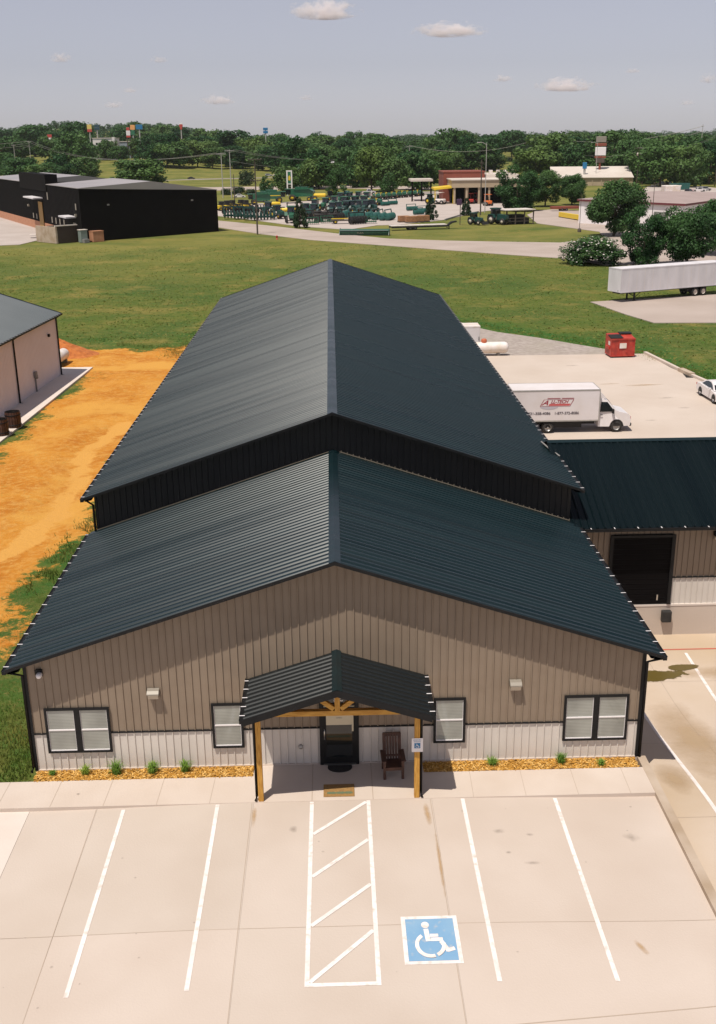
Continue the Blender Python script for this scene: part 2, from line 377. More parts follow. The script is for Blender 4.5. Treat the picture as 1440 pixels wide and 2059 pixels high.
def ground_mat():
    m = bpy.data.materials.new('grass_and_clay'); m.use_nodes = True
    N = m.node_tree.nodes; L = m.node_tree.links; b = N['Principled BSDF']; b.inputs['Roughness'].default_value = 0.95; b.inputs['Specular IOR Level'].default_value = 0.1
    tc = N.new('ShaderNodeTexCoord')
    def noise(sc, det=5, rough=0.6):
        n = N.new('ShaderNodeTexNoise'); n.inputs['Scale'].default_value = sc; n.inputs['Detail'].default_value = det; n.inputs['Roughness'].default_value = rough
        L.new(tc.outputs['Object'], n.inputs['Vector']); return n.outputs['Fac']
    def rng(s, a, b_, c=0.0, d=1.0):
        r = N.new('ShaderNodeMapRange'); r.inputs['From Min'].default_value = a; r.inputs['From Max'].default_value = b_; r.inputs['To Min'].default_value = c; r.inputs['To Max'].default_value = d; L.new(s, r.inputs['Value']); return r.outputs[0]
    def mix(f, a, b_):
        x = N.new('ShaderNodeMix'); x.data_type = 'RGBA'
        for v, i in ((a, 6), (b_, 7)):
            if isinstance(v, tuple): x.inputs[i].default_value = (*v, 1)
            else: L.new(v, x.inputs[i])
        if isinstance(f, float): x.inputs[0].default_value = f
        else: L.new(f, x.inputs[0])
        return x.outputs[2]
    def math_(op, a, b_):
        x = N.new('ShaderNodeMath'); x.operation = op
        for v, i in ((a, 0), (b_, 1)):
            if isinstance(v, float): x.inputs[i].default_value = v
            else: L.new(v, x.inputs[i])
        return x.outputs[0]
    def attr(n): a = N.new('ShaderNodeAttribute'); a.attribute_name = n; return a.outputs['Fac']
    g = mix(rng(noise(0.22, 6), 0.38, 0.62), (0.096,0.132,0.023), (0.170,0.160,0.038))
    g = mix(rng(noise(1.3, 6, 0.75), 0.36, 0.68), g, (0.055,0.102,0.016))
    g = mix(rng(noise(0.045, 5), 0.44, 0.60), g, (0.047,0.100,0.020))
    g = mix(rng(noise(0.11, 6, 0.7), 0.52, 0.68), g, (0.215,0.178,0.048))
    g = mix(rng(noise(6.0, 4, 0.8), 0.50, 0.78), g, (0.20,0.155,0.055))
    g = mix(math_('MULTIPLY', rng(noise(0.85, 8, 0.85), 0.48, 0.62), 0.75), g, (0.044,0.072,0.012))
    g = mix(math_('MULTIPLY', rng(noise(2.2, 8, 0.85), 0.52, 0.66), 0.7), g, (0.175,0.15,0.045))
    dryf = math_('MULTIPLY', attr('dry'), rng(noise(0.06, 5), 0.30, 0.62))
    g = mix(math_('MULTIPLY', dryf, 0.8), g, (0.235,0.205,0.060))
    lf = math_('MULTIPLY', attr('lush'), rng(noise(1.6, 5), 0.32, 0.58))
    g = mix(lf, g, (0.030,0.105,0.020))
    d = mix(rng(noise(0.35, 6), 0.36, 0.64), (0.54,0.235,0.036), (0.43,0.155,0.020))
    d = mix(rng(noise(2.4, 6, 0.7), 0.45, 0.75), d, (0.60,0.33,0.09))
    d = mix(rng(noise(0.9, 7, 0.8), 0.58, 0.72), d, (0.40,0.27,0.065))
    d = mix(rng(noise(1.6, 8, 0.85), 0.57, 0.66), d, (0.33,0.13,0.02))
    d = mix(rng(noise(0.13, 4, 0.6), 0.50, 0.60), d, (0.58,0.295,0.062))
    wv = math_('ADD', attr('wash'), math_('MULTIPLY', math_('SUBTRACT', noise(0.9, 8, 0.75), 0.5), 1.5))
    d = mix(rng(wv, 0.50, 0.74), d, (0.60,0.31,0.075))
    thr = math_('ADD', attr('dirt'), math_('MULTIPLY', math_('SUBTRACT', noise(1.5, 7, 0.8), 0.5), 2.1))
    c = mix(rng(thr, 0.38, 0.58), g, d)
    L.new(c, b.inputs['Base Color'])
    bp = N.new('ShaderNodeBump'); bp.inputs['Distance'].default_value = 0.10; bp.inputs['Strength'].default_value = 0.8
    L.new(noise(3.5, 6, 0.75), bp.inputs['Height']); L.new(bp.outputs[0], b.inputs['Normal'])
    return m
me.materials.append(ground_mat())

# ------------------------------------------------------------------ paving
PAVED = []
def sheet(name, pts, z, m, thick=0.10):
    PAVED.append([(p[0], p[1]) for p in pts])
    mb = MB(); mb.prism([(p[0], p[1]) for p in pts], 'z', z-thick, z, 0)
    # orientation: make the top face up
    o = mb.build(name, m); struct(o); return o
def lot_z(x): return -0.012-0.11*sstep(2.6, 9.0, abs(x))
def grid_sheet(name, xs, ys, zf, m, skirt=0.3):
    mb = MB(); V = [(x, y, zf(x, y)) for y in ys for x in xs]; n = len(xs)
    F = [(j*n+i, j*n+i+1, (j+1)*n+i+1, (j+1)*n+i) for j in range(len(ys)-1) for i in range(n-1)]
    mb.add(V, F, 0, True)
    rim = [(i, 0) for i in range(n)]+[(n-1, j) for j in range(1, len(ys))]+[(i, len(ys)-1) for i in range(n-2, -1, -1)]+[(0, j) for j in range(len(ys)-2, 0, -1)]
    R = [V[j*n+i] for i, j in rim]; k = len(R)
    mb.add(R+[(x, y, z-skirt) for x, y, z in R], [(i, k+i, k+(i+1) % k, (i+1) % k) for i in range(k)], 0)
    o = mb.build(name, m); struct(o); return o
fr = lambda a, b, n: [a+(b-a)*i/n for i in range(n+1)]
WALK_Y = -1.95
for x0_, x1_ in ((-8.85,-6.926),(-6.922,-2.456),(-2.452,2.664),(2.668,9.15)):
    for y0_, y1_ in ((-45,-22),(-21.996,-11.2),(-11.196,-7.128),(-7.124,WALK_Y+0.02)):
        grid_sheet('parking_lot', fr(x0_, x1_, 12), [y0_, y1_], lambda x, y: lot_z(x), M_CONC)
grid_sheet('driveway_apron', fr(-26, -8.86, 4), [-45,-20,-8,WALK_Y+0.02], lambda x, y: lot_z(9), M_APRON)
mb = MB()
mb.box(-26, -2.55, WALK_Y, -0.62, -0.5, 0.0); mb.box(2.55, 9.15, WALK_Y, -0.62, -0.35, 0.0); mb.box(-2.55, 2.55, WALK_Y, -0.001, -0.35, 0.0)
struct(mb.build('sidewalk', M_WALK))
# joints, in their own thin sheet 3 mm up
mb = MB()
def line_on(mb, a, b, wd, zf, m=0, n=14, lift=0.004):
    a = Vector((a[0], a[1])); b = Vector((b[0], b[1])); d = (b-a).normalized(); s = Vector((-d.y, d.x))*wd/2
    V = []; 
    for i in range(n+1):
        p = a.lerp(b, i/n)
        for q in (p-s, p+s): V.append((q.x, q.y, zf(q.x, q.y)+lift))
    mb.add(V, [(2*i, 2*i+2, 2*i+3, 2*i+1) for i in range(n)], m)
LZ = lambda x, y: lot_z(x)
for x in (-6.95, -2.5, 2.62): line_on(mb, (x, WALK_Y-0.02), (x+0.12, -44), 0.017, LZ)
line_on(mb, (-8.8, -7.12), (9.1, -7.13), 0.016, LZ)
line_on(mb, (-8.8, -11.4), (3.3, -10.32), 0.018, LZ); line_on(mb, (3.3, -10.32), (9.1, -9.75), 0.026, LZ)
S0 = lambda x, y: 0.0
x = -25.0
while x < 9:
    if not -2.6 < x < 2.55: line_on(mb, (x, WALK_Y+0.01), (x+0.04, -0.63), 0.014, S0, n=1)
    x += 1.52
for x in (-0.78, 0.98): line_on(mb, (x, WALK_Y+0.01), (x, -0.01), 0.022, S0, n=1)
struct(mb.build('pavement_joints', M_JOINT))
# painted bay lines
PW = 0.11
mb = MB()
for x, y0, y1 in ((-6.16,-2.05,-9.1),(-3.48,-2.0,-9.06),(3.55,-1.99,-9.04),(6.22,-2.0,-9.07)):
    line_on(mb, (x, y0), (x, y1), PW, LZ, lift=0.008)
struct(mb.build('parking_bay_lines', M_PAINT))
mb = MB()
line_on(mb, (-0.78,-1.98), (-0.79,-9.06), PW, LZ, lift=0.008); line_on(mb, (0.84,-1.98), (0.83,-9.06), PW, LZ, lift=0.008)
line_on(mb, (-0.735,-9.0), (0.775,-9.0), PW, LZ, lift=0.008)
for y0, y1 in ((-3.5,-2.05),(-5.28,-3.78),(-7.1,-5.62),(-8.92,-7.3)):
    line_on(mb, (-0.725, y0), (0.775, y1), PW, LZ, lift=0.012)
struct(mb.build('hatched_access_aisle', M_PAINT))

def isa_symbol(mb, fn, m):
    """wheelchair symbol in a unit square, u right, v down; fn maps (u,v) to a 3-D point"""
    cnt = [0]
    def poly(P):
        cnt[0] += 1; V = [Vector(fn(*p)) for p in P]; nn = (Vector(fn(1,0))-Vector(fn(0,0))).cross(Vector(fn(0,0))-Vector(fn(0,1))).normalized()
        mb.add([v+nn*0.0006*cnt[0] for v in V], [tuple(range(len(P)))], m)
    def thick(a, b, wd):
        a = Vector(a); b = Vector(b); d = (b-a).normalized(); s = Vector((-d.y, d.x))*wd/2
        poly([a-s, b-s, b+s, a+s])
    poly([(0.42+0.07*cos(t*pi/8), 0.20+0.07*sin(t*pi/8)) for t in range(16)])
    thick((0.425,0.285), (0.445,0.545), 0.085)
    thick((0.485,0.425), (0.63,0.425), 0.065)
    thick((0.488,0.508), (0.70,0.508), 0.075)
    thick((0.665,0.545), (0.775,0.755), 0.08)
    thick((0.755,0.74), (0.885,0.70), 0.075)
    c = (0.475, 0.62); A = [(-125-k*10) for k in range(0, 25)]
    for a0, a1 in zip(A[:-1], A[1:]):
        if -290 < a0 < -278: continue
        q = []
        for a, r in ((a0,0.20),(a1,0.20),(a1,0.268),(a0,0.268)):
            q.append((c[0]+r*cos(radians(a)), c[1]+r*sin(radians(a))))
        poly(q)
mb = MB()
HX0, HX1, HY0, HY1 = 1.45, 2.81, -8.46, -6.86
def pq(mb, x0, x1, y0, y1, lift, m): mb.add([(x, y, lot_z(x)+lift) for x, y in ((x0,y0),(x1,y0),(x1,y1),(x0,y1))], [(0,1,2,3)], m)
pq(mb, HX0, HX1, HY0, HY1, 0.008, 0); pq(mb, HX0+0.1, HX1-0.1, HY0+0.1, HY1-0.1, 0.012, 1)
isa_symbol(mb, lambda u, v: (HX0+(HX1-HX0)*u, HY1+(HY0-HY1)*v, lot_z(2)+0.017), 0)
struct(mb.build('accessible_bay_marking', [M_PAINT, M_BLUE]))
# right-hand kerb and the sloping drive down to the dock
mb = MB(); ys = fr(-45, -0.02, 24)
for a, b in zip(ys[:-1], ys[1:]):
    pass
mb.box(9.15, 9.40, -45, -0.02, -1.2, 0.012); struct(mb.build('kerb', M_CURB))
grid_sheet('drive', fr(9.40, 46, 4), fr(-45, -12, 4)[:-1]+fr(-12, 11.0, 46), lambda x, y: drive_z(y), M_DRIVE, 0.4)
DZ = lambda x, y: drive_z(y)
grid_sheet('drive', [9.16, 9.398], fr(-0.01, 10.98, 16), lambda x, y: drive_z(y)+0.002, M_CURB, 0.4)
mb = MB()
line_on(mb, (10.78, 6.5), (10.66, -14), 0.12, DZ, n=60, lift=0.008); line_on(mb, (13.76, 9.3), (13.2, -14), 0.12, DZ, n=60, lift=0.008)
struct(mb.build('drive_lane_lines', M_PAINT))
mb = MB(); line_on(mb, (11.2, 9.62), (45, 9.62), 0.09, DZ, n=2, lift=0.008); struct(mb.build('red_drive_line', M_RED))
mb = MB()
for y in (-2.9, 2.2, 7.0): line_on(mb, (9.42, y), (45, y), 0.02, DZ, n=2)
for x in (12.1, 16.5): line_on(mb, (x, -40), (x, 10.9), 0.02, DZ, n=80)
struct(mb.build('drive_joints', M_JOINT))

def stain_mat(name, c, rough=0.8, scale=2.0, lo=0.40, hi=0.62, strength=1.0):
    """soft-edged stain: opaque in the middle of its own sheet, ragged towards the rim (sheet attribute 'edge')"""
    m = mat(name, c, rough); N = m.node_tree.nodes; L = m.node_tree.links; b = N['Principled BSDF']
    at = N.new('ShaderNodeAttribute'); at.attribute_name = 'edge'
    tc = N.new('ShaderNodeTexCoord'); n = N.new('ShaderNodeTexNoise'); n.inputs['Scale'].default_value = scale; n.inputs['Detail'].default_value = 6; n.inputs['Roughness'].default_value = 0.65; L.new(tc.outputs['Object'], n.inputs['Vector'])
    mu = N.new('ShaderNodeMath'); mu.operation = 'ADD'; L.new(at.outputs['Fac'], mu.inputs[0]); L.new(n.outputs['Fac'], mu.inputs[1])
    r = N.new('ShaderNodeMapRange'); r.inputs['From Min'].default_value = lo+0.5; r.inputs['From Max'].default_value = hi+0.5; r.inputs['To Max'].default_value = strength; L.new(mu.outputs[0], r.inputs['Value'])
    L.new(r.outputs[0], b.inputs['Alpha']); return m
def stain(name, c, rx, ry, zf, m, rz=0.0, lift=0.006):
    R = (0.0, 0.35, 0.65, 0.85, 1.0); n = 20; V = []; E_ = []
    for r in R:
        for k in range(n):
            a = 2*pi*k/n; u, v = r*cos(a)*rx, r*sin(a)*ry
            x = c[0]+u*cos(rz)-v*sin(rz); y = c[1]+u*sin(rz)+v*cos(rz)
            V.append((x, y, zf(x, y)+lift)); E_.append(1-r)
    F = [(i*n+k, (i+1)*n+k, (i+1)*n+(k+1) % n, i*n+(k+1) % n) for i in range(len(R)-1) for k in range(n)]
    mb = MB(); mb.add(V, F, 0, True); o = mb.build(name, m); struct(o)
    a = o.data.attributes.new('edge', 'FLOAT', 'POINT'); a.data.foreach_set('value', E_); return o
ST_GREY = stain_mat('grey_oil_stain', (0.27,0.225,0.19), 0.8, 3.0, 0.45, 1.0, 0.34)
ST_RUST = stain_mat('rust_stain', (0.52,0.34,0.17), 0.85, 2.0, 0.35, 0.9, 0.6)
ST_WARM = stain_mat('warm_damp_stain', (0.48,0.34,0.20), 0.85, 0.5, 0.35, 0.95, 0.6)
ST_POND = stain_mat('green_puddle', (0.115,0.082,0.018), 0.28, 1.5, 0.26, 0.34, 0.96)
for px, py, rx, ry in ((1000,1672,0.34,0.2),(1065,1678,0.2,0.14),(1022,1715,0.16,0.12),(1070,1735,0.4,0.14),(590,1670,0.25,0.3),(650,1715,0.1,0.08),(1270,1680,0.4,0.4),(650,1600,.3,.2)):
    p = G(px, py, -0.05); stain('oil_stain', (p.x, p.y), rx, ry, LZ, ST_GREY)
stain('rust_streak', (2.48,-2.7), 0.16, 0.95, LZ, ST_RUST, 0.05); stain('rust_streak', (-2.40,-2.6), 0.14, 0.8, LZ, ST_RUST); stain('rust_streak', (2.62,-4.9), 0.09, 2.2, LZ, ST_RUST)
stain('rust_streak', (7.05,-8.0), 0.16, 0.5, LZ, ST_RUST, 0.4)
stain('rust_streak', (-7.6,-1.32), 0.13, 0.1, S0, ST_GREY); stain('rust_streak', (-7.6,-1.32), 0.1, 0.08, S0, ST_GREY, lift=0.01)
stain('damp_stain', (11.8, 2.6), 1.6, 5.0, DZ, ST_WARM); stain('damp_stain', (14.8, 7.6), 3.6, 0.9, DZ, ST_WARM, lift=0.009); stain('damp_stain', (10.2, -0.6), 0.8, 1.6, DZ, ST_WARM, lift=0.009)
stain('puddle', (11.5, 7.45), 2.3, 0.62, DZ, ST_POND, 0.06, lift=0.012); stain('puddle', (13.3, 8.1), 0.85, 0.34, DZ, ST_POND, 0.06, lift=0.016)

ST_TYRE = stain_mat('tyre_mark', (0.33,0.275,0.235), 0.8, 1.2, 0.45, 1.05, 0.13)
crk = random.Random(31)
for _ in range(26):
    x, y = crk.uniform(-8.3, 8.7), crk.uniform(-9.5, -2.4); r = crk.uniform(0.03, 0.10)
    if not HX0-.2 < x < HX1+.2: stain('oil_drip', (x, y), r, r*crk.uniform(.7,1.2), LZ, ST_GREY)
# rear yard, gravel, pads, roads
sheet('rear_yard', [G(*p) for p in ((880,716),(1000,715),(1297,711),(1350,740),(1440,777),(1700,900))]+[Vector((46,21.5,0)), Vector((9.4,21.5,0)), Vector((9.4,70,0))], -1.0, M_CONC)
YZ = lambda x, y: -1.0
for px, py, rx, ry, m in ((1300,774,2.6,0.5,ST_WARM),(1225,772,1.6,0.3,ST_WARM),(1340,800,1.3,0.4,ST_GREY),(1375,820,1.0,0.35,ST_GREY),(1310,845,0.9,0.3,ST_GREY),(1150,735,1.2,0.4,ST_GREY)):
    p = G(px, py); stain('yard_stain', (p.x, p.y), rx, ry, YZ, m, 0.1)
sheet('gravel_yard', GRAV, -1.025, M_GRAVEL)
mb = MB()
E0 = [G(*p) for p in ((1297,711),(1350,737),(1368,746))]; E1 = [G(*p) for p in ((1392,757),(1440,778),(1560,835))]
for E_ in (E0, E1):
    for a, b in zip(E_[:-1], E_[1:]): mb.bar((a.x,a.y,-0.94), (b.x,b.y,-0.94), 0.3, 0.28)
struct(mb.build('rear_kerb', M_WALK))
mb = MB(); a, b = G(1368,746), G(1392,757)
mb.bar((a.x,a.y,-0.90), (b.x,b.y,-0.90), 0.5, 0.36, 0); mb.bar((a.x-0.05,a.y-0.26,-0.93), (b.x-0.05,b.y-0.26,-0.93), 0.02, 0.16, 1); mb.bar((a.x+.3,a.y-0.5,-0.995), (b.x-.3,b.y-0.5,-0.995), 0.7, 0.03, 1)
o = mb.build('storm_drain', [M_CURB, M_BLACK]); tag(o, 'dark storm drain inlet in the kerb beside the rear yard', 'drain')
sheet('trailer_pad', [G(*p) for p in ((1187,607),(1255,631),(1315,649),(1700,648),(1700,575),(1440,592))], -0.985, M_ROAD)
RD_T = [(300,430),(443,444),(553,455),(680,470),(783,480),(900,484),(1000,486),(1127,488)]
RD_B = [(1127,519),(1050,514),(900,503),(753,492),(620,482),(520,470),(443,458),(300,440)]
sheet('road', [G(*p) for p in RD_T+RD_B], -0.97, M_ROAD)
sheet('tree_lot', [G(*p) for p in ((1127,519),(1127,488),(1215,478),(1205,466),(1080,449),(1060,432),(1078,424),(1110,421),(1440,436),(1800,436),(1800,545),(1440,534),(1219,533))], -0.965, M_ROAD)
sheet('dealership_yard', [G(*p) for p in ((436,414),(560,407),(700,401),(840,391),(905,394),(1012,402),(1020,420),(965,426),(895,442),(860,446),(800,452),(760,453),(700,462),(600,455),(520,444),(436,434))], -0.96, M_YARD)
mb = MB(); P = [G(*p) for p in ((895,443),(925,434),(962,427))]
for a, b in zip(P[:-1], P[1:]): mb.bar((a.x,a.y,-0.85), (b.x,b.y,-0.85), 0.3, 0.4)
tag(mb.build('low_wall', M_GREY), 'low dark edging wall along the sloping yard edge by the dealership', 'wall')
sheet('side_road', [G(*p) for p in ((200,377),(430,376.5),(700,373),(900,376),(900,382),(700,379),(560,381.5),(430,383),(200,384))], -0.955, M_ROAD)
sheet('dark_lot', [G(*p) for p in ((690,390),(760,388),(900,384),(905,391),(840,390),(700,399))], -0.95, M_HWY)
sheet('highway', [G(*p) for p in ((-300,361),(340,357),(520,353),(760,347),(1600,326),(1600,330),(760,352),(520,358.5),(340,363),(-300,368))], -0.95, M_HWY)
sheet('west_yard', [G(*p) for p in ((-300,435),(-20,432),(40,441),(105,455),(112,475),(40,492),(-300,505))], -0.96, M_YARD)
# mulch beds
mb = MB(); rng = random.Random(5)
for x0, x1 in ((-9.1,-2.56),(2.56,9.05)):
    mb.box(x0, x1, -0.62, -0.02, -0.3, -0.03)
    for _ in range(2600):
        c = Vector((rng.uniform(x0,x1), rng.uniform(-0.62,-0.02), rng.uniform(-0.02,0.015))); a = rng.uniform(0,pi); l = rng.uniform(0.02,0.06); w_ = rng.uniform(0.008,0.022)
        u = Vector((cos(a),sin(a),rng.uniform(-.45,.45)))*l; v = Vector((-sin(a),cos(a),rng.uniform(-.45,.45)))*w_
        mb.add([c-u-v, c+u-v, c+u+v, c-u+v], [(0,1,2,3)], rng.choice((0,0,1)))
M_CHIP = mat('pale_wood_chip', (0.66,0.40,0.12), 0.9)
struct(mb.build('mulch_bed', [M_MULCH, M_CHIP]))

# ------------------------------------------------------------------ the metal building
def ribbed_wall(mb, p0, dx, nrm, length, zb, zt, sp=0.2286, depth=0.032, m=0, flip=False):
    """vertical ribbed sheet from p0 along dx (unit, 2-D), ribs standing out along nrm"""
    S = []; s = 0.04
    S.append((0.0, 0.0))
    while s+0.09 < length:
        S += [(s, 0.0), (s+0.012, depth), (s+0.036, depth), (s+0.048, 0.0)]; s += sp
    S.append((length, 0.0))
    V = []
    for s_, d in S:
        x = p0[0]+dx[0]*s_+nrm[0]*d; y = p0[1]+dx[1]*s_+nrm[1]*d
        V += [(x, y, zb(s_)), (x, y, zt(s_))]
    mb.add(V, [(2*i, 2*i+2, 2*i+3, 2*i+1) if not flip else (2*i+1, 2*i+3, 2*i+2, 2*i) for i in range(len(S)-1)], m)
def ribbed_roof(mb, A, B, C_, D, sp=0.29, h=0.038, m=0, under=0.05):
    """sheet with corner A (ridge, start), B (ridge, end), C_ (eave, end), D (eave, start); ribs run ridge to eave"""
    A, B, C_, D = map(Vector, (A, B, C_, D)); L_ = (B-A).length; n = (B-A).cross(D-A).normalized()
    if n.z < 0: n = -n
    S = [(0.0, 0.0)]; s = 0.05
    while s+0.17 < L_:
        S += [(s, 0.0), (s+0.04, h), (s+0.09, h), (s+0.13, 0.0)]; s += sp
    S.append((L_, 0.0)); V = []
    for s_, d in S:
        t = s_/L_; V += [A.lerp(B, t)+n*d, D.lerp(C_, t)+n*d]
    mb.add(V, [(2*i, 2*i+2, 2*i+3, 2*i+1) for i in range(len(S)-1)], m)
    mb.add([A-n*under, B-n*under, C_-n*under, D-n*under], [(0,1,2,3)], 1)
def gutter(name, a, b, out, parent, step=0.73, size=0.12):
    """box gutter from a to b with pale hanger straps across its top"""
    a = Vector(a); b = Vector(b); o = Vector(out); L_ = (b-a).length; d = (b-a).normalized()
    mb = MB()
    c0 = a+o*size/2; c1 = b+o*size/2
    mb.bar(c0+Vector((0,0,-size*0.5)), c1+Vector((0,0,-size*0.5)), size, size*0.9, 0)
    mb.bar(a+o*size+Vector((0,0,0.004)), b+o*size+Vector((0,0,0.004)), 0.018, 0.02, 0)
    k = 0.25
    while k < L_-0.1:
        p = a+d*k; mb.bar(p-o*0.03+Vector((0,0,0.022)), p+o*(size+0.012)+Vector((0,0,0.022)), 0.032, 0.008, 1); k += step
    return mb.build(name, [M_TRIM, M_SIGNW], parent)
W1, XE, ZE, ZR = 9.144, 9.50, 3.63, 6.765
OF = 0.50; SL = (ZR-ZE)/XE
Y1 = 11.02
W3, XE2, ZE2, ZR2, Y2 = 9.23, 9.54, 5.15, 8.33, 66.4
SL2 = (ZR2-ZE2)/XE2
bld = thing('metal_building', 'long dark-roofed metal building with clay front gable and timber porch', 'building', (0, 0, 0))
zroof = lambda x: ZR-SL*abs(x)-0.06
mb = MB(); ribbed_wall(mb, (-W1, 0), (1, 0), (0, -1), 2*W1, lambda s: 1.27, lambda s: zroof(s-W1))
for sx in (-1, 1): mb.add([(sx*W1,0,1.27),(sx*W1,Y1,1.27),(sx*W1,Y1,zroof(W1)),(sx*W1,0,zroof(W1))], [(0,1,2,3)], 0)
mb.build('front_wall', M_CLAY, bld)
mb = MB(); ribbed_wall(mb, (-W1, 0), (1, 0), (0, -1), 2*W1, lambda s: 0.02, lambda s: 1.25)
for sx in (-1, 1): mb.add([(sx*W1,0,-1.5),(sx*W1,Y1,-1.5),(sx*W1,Y1,1.25),(sx*W1,0,1.25)], [(0,1,2,3)], 0)
mb.build('wainscot', M_WHITEP, bld)
mb = MB(); mb.box(-W1-0.02, W1+0.02, -0.045, 0.0, 1.235, 1.275); mb.build('wainscot_trim', M_TRIM, bld)
mb = MB(); mb.box(-W1, W1, -0.045, 0.0, -0.3, 0.03); mb.build('base_trim', M_WALK, bld)
for sx in (-1, 1):
    mb = MB(); mb.box(sx*(W1-0.07), sx*(W1+0.03), -0.047, 0.07, 0.0, zroof(W1)+0.02); mb.build('corner_trim', M_TRIM, bld)
# lower roof
mb = MB()
for sx in (-1, 1): ribbed_roof(mb, (0, -OF, ZR), (0, Y1-0.01, ZR), (sx*XE, Y1-0.01, ZE), (sx*XE, -OF, ZE))
rf = mb.build('front_roof', [M_ROOF, M_TRIM], bld)
def ridge_cap(name, zr, sl, y0, y1, parent, w_=0.17):
    mb = MB(); z = zr+0.045
    V = []; 
    for y in (y0, y1): V += [(-w_, y, z-sl*w_-0.012), (-w_, y, z-sl*w_), (0, y, z+0.01), (w_, y, z-sl*w_), (w_, y, z-sl*w_-0.012)]
    mb.add(V, [(i, i+1, i+6, i+5) for i in range(4)]); return mb.build(name, M_ROOF, parent)
ridge_cap('ridge_cap', ZR, SL, -OF-0.01, Y1-0.02, rf)
def rake(name, yf, zr, xe, ze, parent, h=0.10, t=0.04):
    mb = MB()
    for sx in (-1, 1):
        P = [(0, zr+0.04), (sx*(xe+0.02), ze+0.035), (sx*(xe+0.02), ze-h+0.035), (0, zr-h+0.04)]
        mb.prism(P, 'y', yf-t, yf)
    return mb.build(name, M_TRIM, parent)
rake('rake_trim', -OF-0.002, ZR, XE, ZE, rf)
for sx in (-1, 1): gutter('gutter', (sx*XE, -OF-0.04, ZE), (sx*XE, Y1-0.2, ZE), (sx, 0, 0), rf)
for sx in (-1, 1):
    mb = MB(); mb.add([(sx*(XE-0.02), -OF, ZE-0.12), (sx*W1, -OF, ZE-0.05), (sx*W1, Y1, ZE-0.05), (sx*(XE-0.02), Y1, ZE-0.12)], [(0,1,2,3)]); mb.build('soffit', M_TRIM, rf)
def downspout(x, y, zt, zb, sx, parent, y_eave):
    mb = MB(); q = Vector((sx*(XE+0.05), y_eave, zt))
    mb.tube([q, q+Vector((0,0,-0.14)), Vector((x, y, zt-0.34)), Vector((x, y, zb+0.16)), Vector((x+0.02*sx, y-0.16, zb+0.05))], 0.045, 8)
    return mb.build('downspout', M_TRIM, parent)
downspout(-W1-0.06, -0.06, ZE-0.05, 0.0, -1, bld, -0.25); downspout(W1+0.06, -0.06, ZE-0.05, -0.3, 1, bld, -0.25)
# rear warehouse
zr2 = lambda x: ZR2-SL2*abs(x)-0.06
mb = MB(); ribbed_wall(mb, (-W3, Y1), (1, 0), (0, -1), 2*W3, lambda s: min(ZR-SL*abs(s-W3)-0.25, 3.5), lambda s: zr2(s-W3))
mb.add([(-W3,Y2-0.4,-1.2),(W3,Y2-0.4,-1.2),(W3,Y2-0.4,zr2(W3)),(0,Y2-0.4,zr2(0)),(-W3,Y2-0.4,zr2(W3))], [(0,1,2,3,4)])
for sx in (-1, 1): ribbed_wall(mb, (sx*W3, Y1), (0, 1), (sx, 0), Y2-0.4-Y1, lambda s: -1.4, lambda s: zr2(W3), flip=sx < 0)
mb.add([(-W3,Y1+0.001,-1.0),(-W1,Y1+0.001,-1.0),(-W1,Y1+0.001,4.2),(-W3,Y1+0.001,4.2)], [(0,1,2,3)])
mb.build('rear_wall', M_DARKP, bld)
mb = MB()
for sx in (-1, 1): ribbed_roof(mb, (0, Y1-OF, ZR2), (0, Y2, ZR2), (sx*XE2, Y2, ZE2), (sx*XE2, Y1-OF, ZE2))
rr = mb.build('rear_roof', [M_ROOF, M_TRIM], bld)
ridge_cap('ridge_cap', ZR2, SL2, Y1-OF-0.01, Y2+0.01, rr, 0.19)
rake('rake_trim', Y1-OF-0.002, ZR2, XE2, ZE2, rr); rake('rake_trim', Y2+0.052, ZR2, XE2, ZE2, rr)
for sx in (-1, 1): gutter('gutter', (sx*XE2, Y1-OF-0.04, ZE2), (sx*XE2, Y2, ZE2), (sx, 0, 0), rr)
for sx in (-1, 1):
    mb = MB(); mb.add([(sx*(XE2-0.02), Y1-OF, ZE2-0.12), (sx*W3, Y1-OF, ZE2-0.05), (sx*W3, Y2, ZE2-0.05), (sx*(XE2-0.02), Y2, ZE2-0.12)], [(0,1,2,3)]); mb.build('soffit', M_TRIM, rr)
for y in (Y1-0.03, 24.0, 38.0, 52.0, 66.0):
    for sx in (-1, 1):
        if sx > 0 and y < 23: continue
        q = Vector((sx*(XE2+0.05), y, ZE2-0.06))
        b_ = MB(); b_.tube([q, q+Vector((0,0,-0.12)), Vector((sx*(W3+0.07), y, ZE2-0.4)), Vector((sx*(W3+0.07), y, hgt(-12 if sx < 0 else 12, y)))], 0.05, 8)
        b_.build('downspout', M_TRIM, bld)
# wall flashing where the front roof meets the dark wall
mb = MB()
for sx in (-1, 1):
    P = [(sx*0.2, ZR-SL*0.2), (sx*W3, ZR-SL*W3)]
    if sx > 0:
        k = 0.3; 
        while k < W3:
            z = ZR-SL*k; mb.box(k, k+0.03, Y1-0.05, Y1-0.023, z+0.0, z+0.10, 0); k += 0.2286
        mb.bar((0.25, Y1-0.045, ZR-SL*0.25+0.035), (W3, Y1-0.045, ZR-SL*W3+0.035), 0.02, 0.03, 0)
    else:
        mb.bar((-0.15, Y1-0.07, ZR-SL*0.15+0.03), (-W3, Y1-0.07, ZR-SL*W3+0.03), 0.10, 0.012, 0)
M_FOAM = mat('closure_foam', (0.17,0.145,0.11), 0.8)
mb.build('roof_flashing', M_FOAM, bld)

